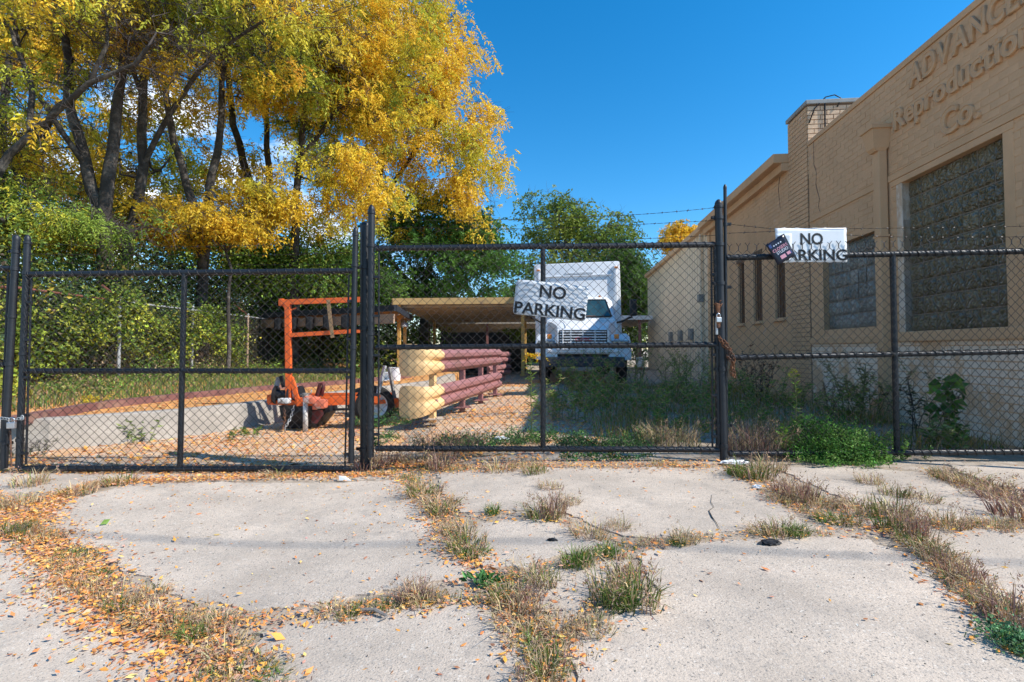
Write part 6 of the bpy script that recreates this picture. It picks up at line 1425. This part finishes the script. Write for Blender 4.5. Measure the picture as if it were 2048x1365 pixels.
# low mounding green cover
def mound(name, label, ells, n, pal, wts, ln=.022, wd=.011):
    return leafcloud(name, ells, n, pal, wts, ln, wd, label, 'ground cover', kind='stuff', clump=.10, down=-.2)
p = [G(1650, 925), G(1700, 928), G(1740, 925), G(1680, 915), G(1780, 928), G(1610, 915)]
mound('green_cover', 'lush green ground cover spilling under the right panel', [(p[0].x, 4.12, .05, .22, .2, .12), (p[1].x, 4.1, .10, .24, .2, .17), (p[2].x, 4.15, .05, .2, .2, .12), (p[3].x - .05, 4.35, .14, .26, .22, .18), (p[4].x, 4.1, .01, .18, .12, .05), (p[5].x, 4.35, .10, .2, .16, .13), (p[1].x - .05, 3.93, .0, .3, .14, .05)], 15000, [(.06, .15, .025), (.10, .23, .04), (.18, .32, .07)], [2, 3, 2])
mound('green_cover', 'feathery blue-green ground cover along the foot of the middle gate', [(P(x, 0, 4.9).x, 4.75 + .2 * math.sin(x), .03, .28, .22, .07) for x in range(890, 1330, 45)] + [(P(x, 0, 4.1).x, 4.12, .0, .14, .09, .04) for x in (1150, 1195, 1235, 1275)] + [(P(770, 0, 6).x, 6.2, 0, .4, .5, .1), (P(790, 0, 7).x, 7.2, 0, .3, .5, .12), (-1.25, 4.8, 0, .15, .3, .08), (-1.75, 6.8, 0, .3, .3, .08)], 17000, [(.05, .13, .035), (.09, .20, .06), (.14, .25, .07)], [2, 3, 1.5])
mound('clover_patch', 'bluish green clover patch at the lower right edge', [(G(2035, 1290).x, G(2035, 1290).y, 0, .06, .07, .02)], 800, [(.10, .22, .10), (.15, .28, .12)], [1, 1], .012, .009)
t = thing('rosette_weed', G(970, 1165), 'single bright green leafy rosette in the pavement crack', 'weed')
n = 60; a = rng.uniform(0, 6.28, n); link('foliage', leaves('foliage', np.stack([np.cos(a) * .01, np.sin(a) * .01, np.full(n, .005)], 1) + rng.normal(size=(n, 3)) * np.array([.028, .022, .004]), np.stack([np.cos(a), np.sin(a), rng.uniform(.1, 1.2, n)], 1), .042, .016, pick([(.08, .24, .07), (.14, .32, .1), (.05, .15, .04)], [2, 2, 1], n), LEAF), t)
# taller yard weeds in front of the truck and along the wall
WP = [(1110, 820, 6.6, .38, 9), (1150, 835, 6.2, .34, 8), (1190, 800, 7.6, .55, 9), (1150, 790, 8.2, .5, 8), (1215, 780, 8.8, .6, 7), (1240, 830, 6.5, .40, 8), (1290, 815, 7.0, .5, 8), (1330, 780, 8.4, .75, 8), (1375, 770, 9.2, .85, 8), (1320, 840, 6.0, .36, 8), (1390, 830, 6.2, .42, 8), (1410, 790, 7.5, .6, 8), (1180, 770, 10.4, .8, 8), (1260, 770, 10.6, .85, 8), (1120, 775, 10.2, .7, 8), (1500, 800, 7.0, .55, 8), (1560, 810, 6.8, .45, 8), (1350, 870, 5.2, .2, 7), (1450, 850, 5.6, .3, 7), (1660, 830, 6.2, .42, 8), (1720, 820, 6.2, .5, 8)]
WORD = 'leftmost second third fourth fifth sixth seventh eighth ninth tenth eleventh twelfth thirteenth fourteenth fifteenth sixteenth seventeenth eighteenth nineteenth twentieth rightmost'.split()
for k, (px, py, Y, h, ns_) in enumerate(sorted(WP)):
    x = min(P(px, 0, Y).x, 3.85 + .1 * Y); h *= 1.25
    weed('yard_weed', 'bushy green weed in the shaded yard, ' + WORD[k] + ('' if k in (0, 20) else ' from the left') + ' of the row', 'weed', (x, Y, 0), h, ns_, [(.12, .22, .04), (.20, .31, .06), (.32, .38, .08), (.5, .38, .18)], [2, 3, 2, 1.3], (.065, .014), spread=.9, per=36, lean=.45, group='bushy weeds in the shaded yard', lat=3)
dkm = mat('dead_stem', (.05, .035, .03), .9, .3, 9)
b0 = P(1515, 760, 8.2); weed('dead_shrub', 'nearly black dead shrub against the brick wall behind the rusty chain', 'shrub', (b0.x, 8.2, 0), .95, 9, [(.04, .03, .025), (.08, .05, .03)], [2, 1], (.04, .02), spread=.5, per=26, lean=.35, stemc=dkm, lat=6)
b0 = P(1700, 850, 6.2); weed('wall_shrub', 'sparse thin-leaved shrub below the glass block windows', 'shrub', (b0.x, 6.0, 0), .80, 8, [(.12, .13, .04), (.2, .2, .06)], [2, 1], (.05, .012), spread=.6, per=34, lean=.5, lat=5)
b0 = P(1640, 840, 6.6); weed('seed_weed', 'reddish brown seed-headed weed below the small glass block window', 'weed', (b0.x, 6.4, 0), .6, 4, [(.25, .14, .09), (.3, .2, .12)], [1, 1], (.02, .012), spread=.3, per=70, lean=.2, lat=3)
b0 = P(1820, 830, 5.4); weed('bare_shrub', 'twiggy half-bare shrub between wall and right panel upright', 'shrub', (b0.x - .1, 5.2, 0), .62, 7, [(.10, .11, .04), (.07, .06, .03)], [1, 1], (.045, .014), spread=.5, per=20, lean=.6, stemc=dkm, lat=5)
b0 = P(275, 878, 5.35); weed('leafy_weed', 'small leafy weed growing at the foot of the retaining wall', 'weed', (b0.x, 5.35, -.1), .27, 5, [(.10, .18, .04), (.3, .36, .12)], [1, 1.5], (.06, .018), spread=.35, per=24, lean=.6)
b0 = P(180, 826, 6.0); weed('yellow_weed', 'small bright yellow flowering weed by the edging beam', 'weed', (b0.x, 6.0, .2), .16, 8, [(.7, .5, .03), (.6, .45, .05)], [2, 1], (.035, .014), spread=.35, per=30, lean=.6)
b0 = P(60, 895, 4.75); weed('grey_bush', 'dark grey-purple bush at the foot of the left gate stile', 'shrub', (b0.x, 4.75, -.1), .16, 14, [(.10, .08, .09), (.16, .13, .12)], [1, 1], (.03, .007), spread=.4, per=26, lean=.9, lat=2)
b0 = P(470, 862, 5.7); weed('leafy_weed', 'low green weed in the trailer shadow on the wall', 'weed', (b0.x, 5.75, -.1), .10, 10, WG, [1, 2, 2], (.05, .014), spread=.9, per=20, lean=.9)
b0 = P(1505, 895, 4.35); weed('foxtail_clump', 'straw-coloured foxtail grass clump at the foot of the tall right post', 'weed', (b0.x, 4.3, 0), .28, 16, [(.4, .28, .18), (.25, .13, .10)], [1, 1], (.02, .006), spread=.5, per=20, lean=.7)
o = link('foxtail_grass', tuft_mesh('foxtail_grass', 500, .34, .75, *PRP, lean=.8, seeds=.25), None, (P(1500, 0, 4.3).x, 4.32, 0)); tag(o, 'purplish foxtail grass behind the right panel beside the tall post', 'grass clump')
o = link('foxtail_grass', tuft_mesh('foxtail_grass', 420, .26, .8, *DRY, lean=.9, seeds=.25), None, (P(1330, 0, 4.8).x, 4.8, 0)); tag(o, 'pale seeding foxtail grass behind the middle gate near its latch', 'grass clump')
o = link('foxtail_grass', tuft_mesh('foxtail_grass', 420, .2, .9, *PRP, lean=.9, seeds=.2), None, (P(905, 0, 4.6).x, 4.55, 0)); tag(o, 'low purplish grass behind the middle gate before the guard rail', 'grass clump')

for k, (px, Y, h_) in enumerate([(1590, 4.2, .2), (1640, 4.25, .27), (1668, 4.4, .33), (1700, 4.2, .3), (1735, 4.3, .27), (1762, 4.2, .18), (1795, 4.15, .1), (1615, 3.98, .1), (1690, 3.92, .12), (1745, 3.95, .1)]):
    weed('leafy_sprig', 'bright leafy sprig poking out of the green ground cover, ' + WORD[k] + ('' if k == 0 else ' from the left'), 'weed', (P(px, 0, Y).x, Y, 0), h_, 7, [(.10, .22, .04), (.16, .30, .06), (.25, .38, .09)], [2, 3, 1.5], (.030, .013), spread=.55, per=30, lean=.6, group='sprigs in the green ground cover', lat=1)
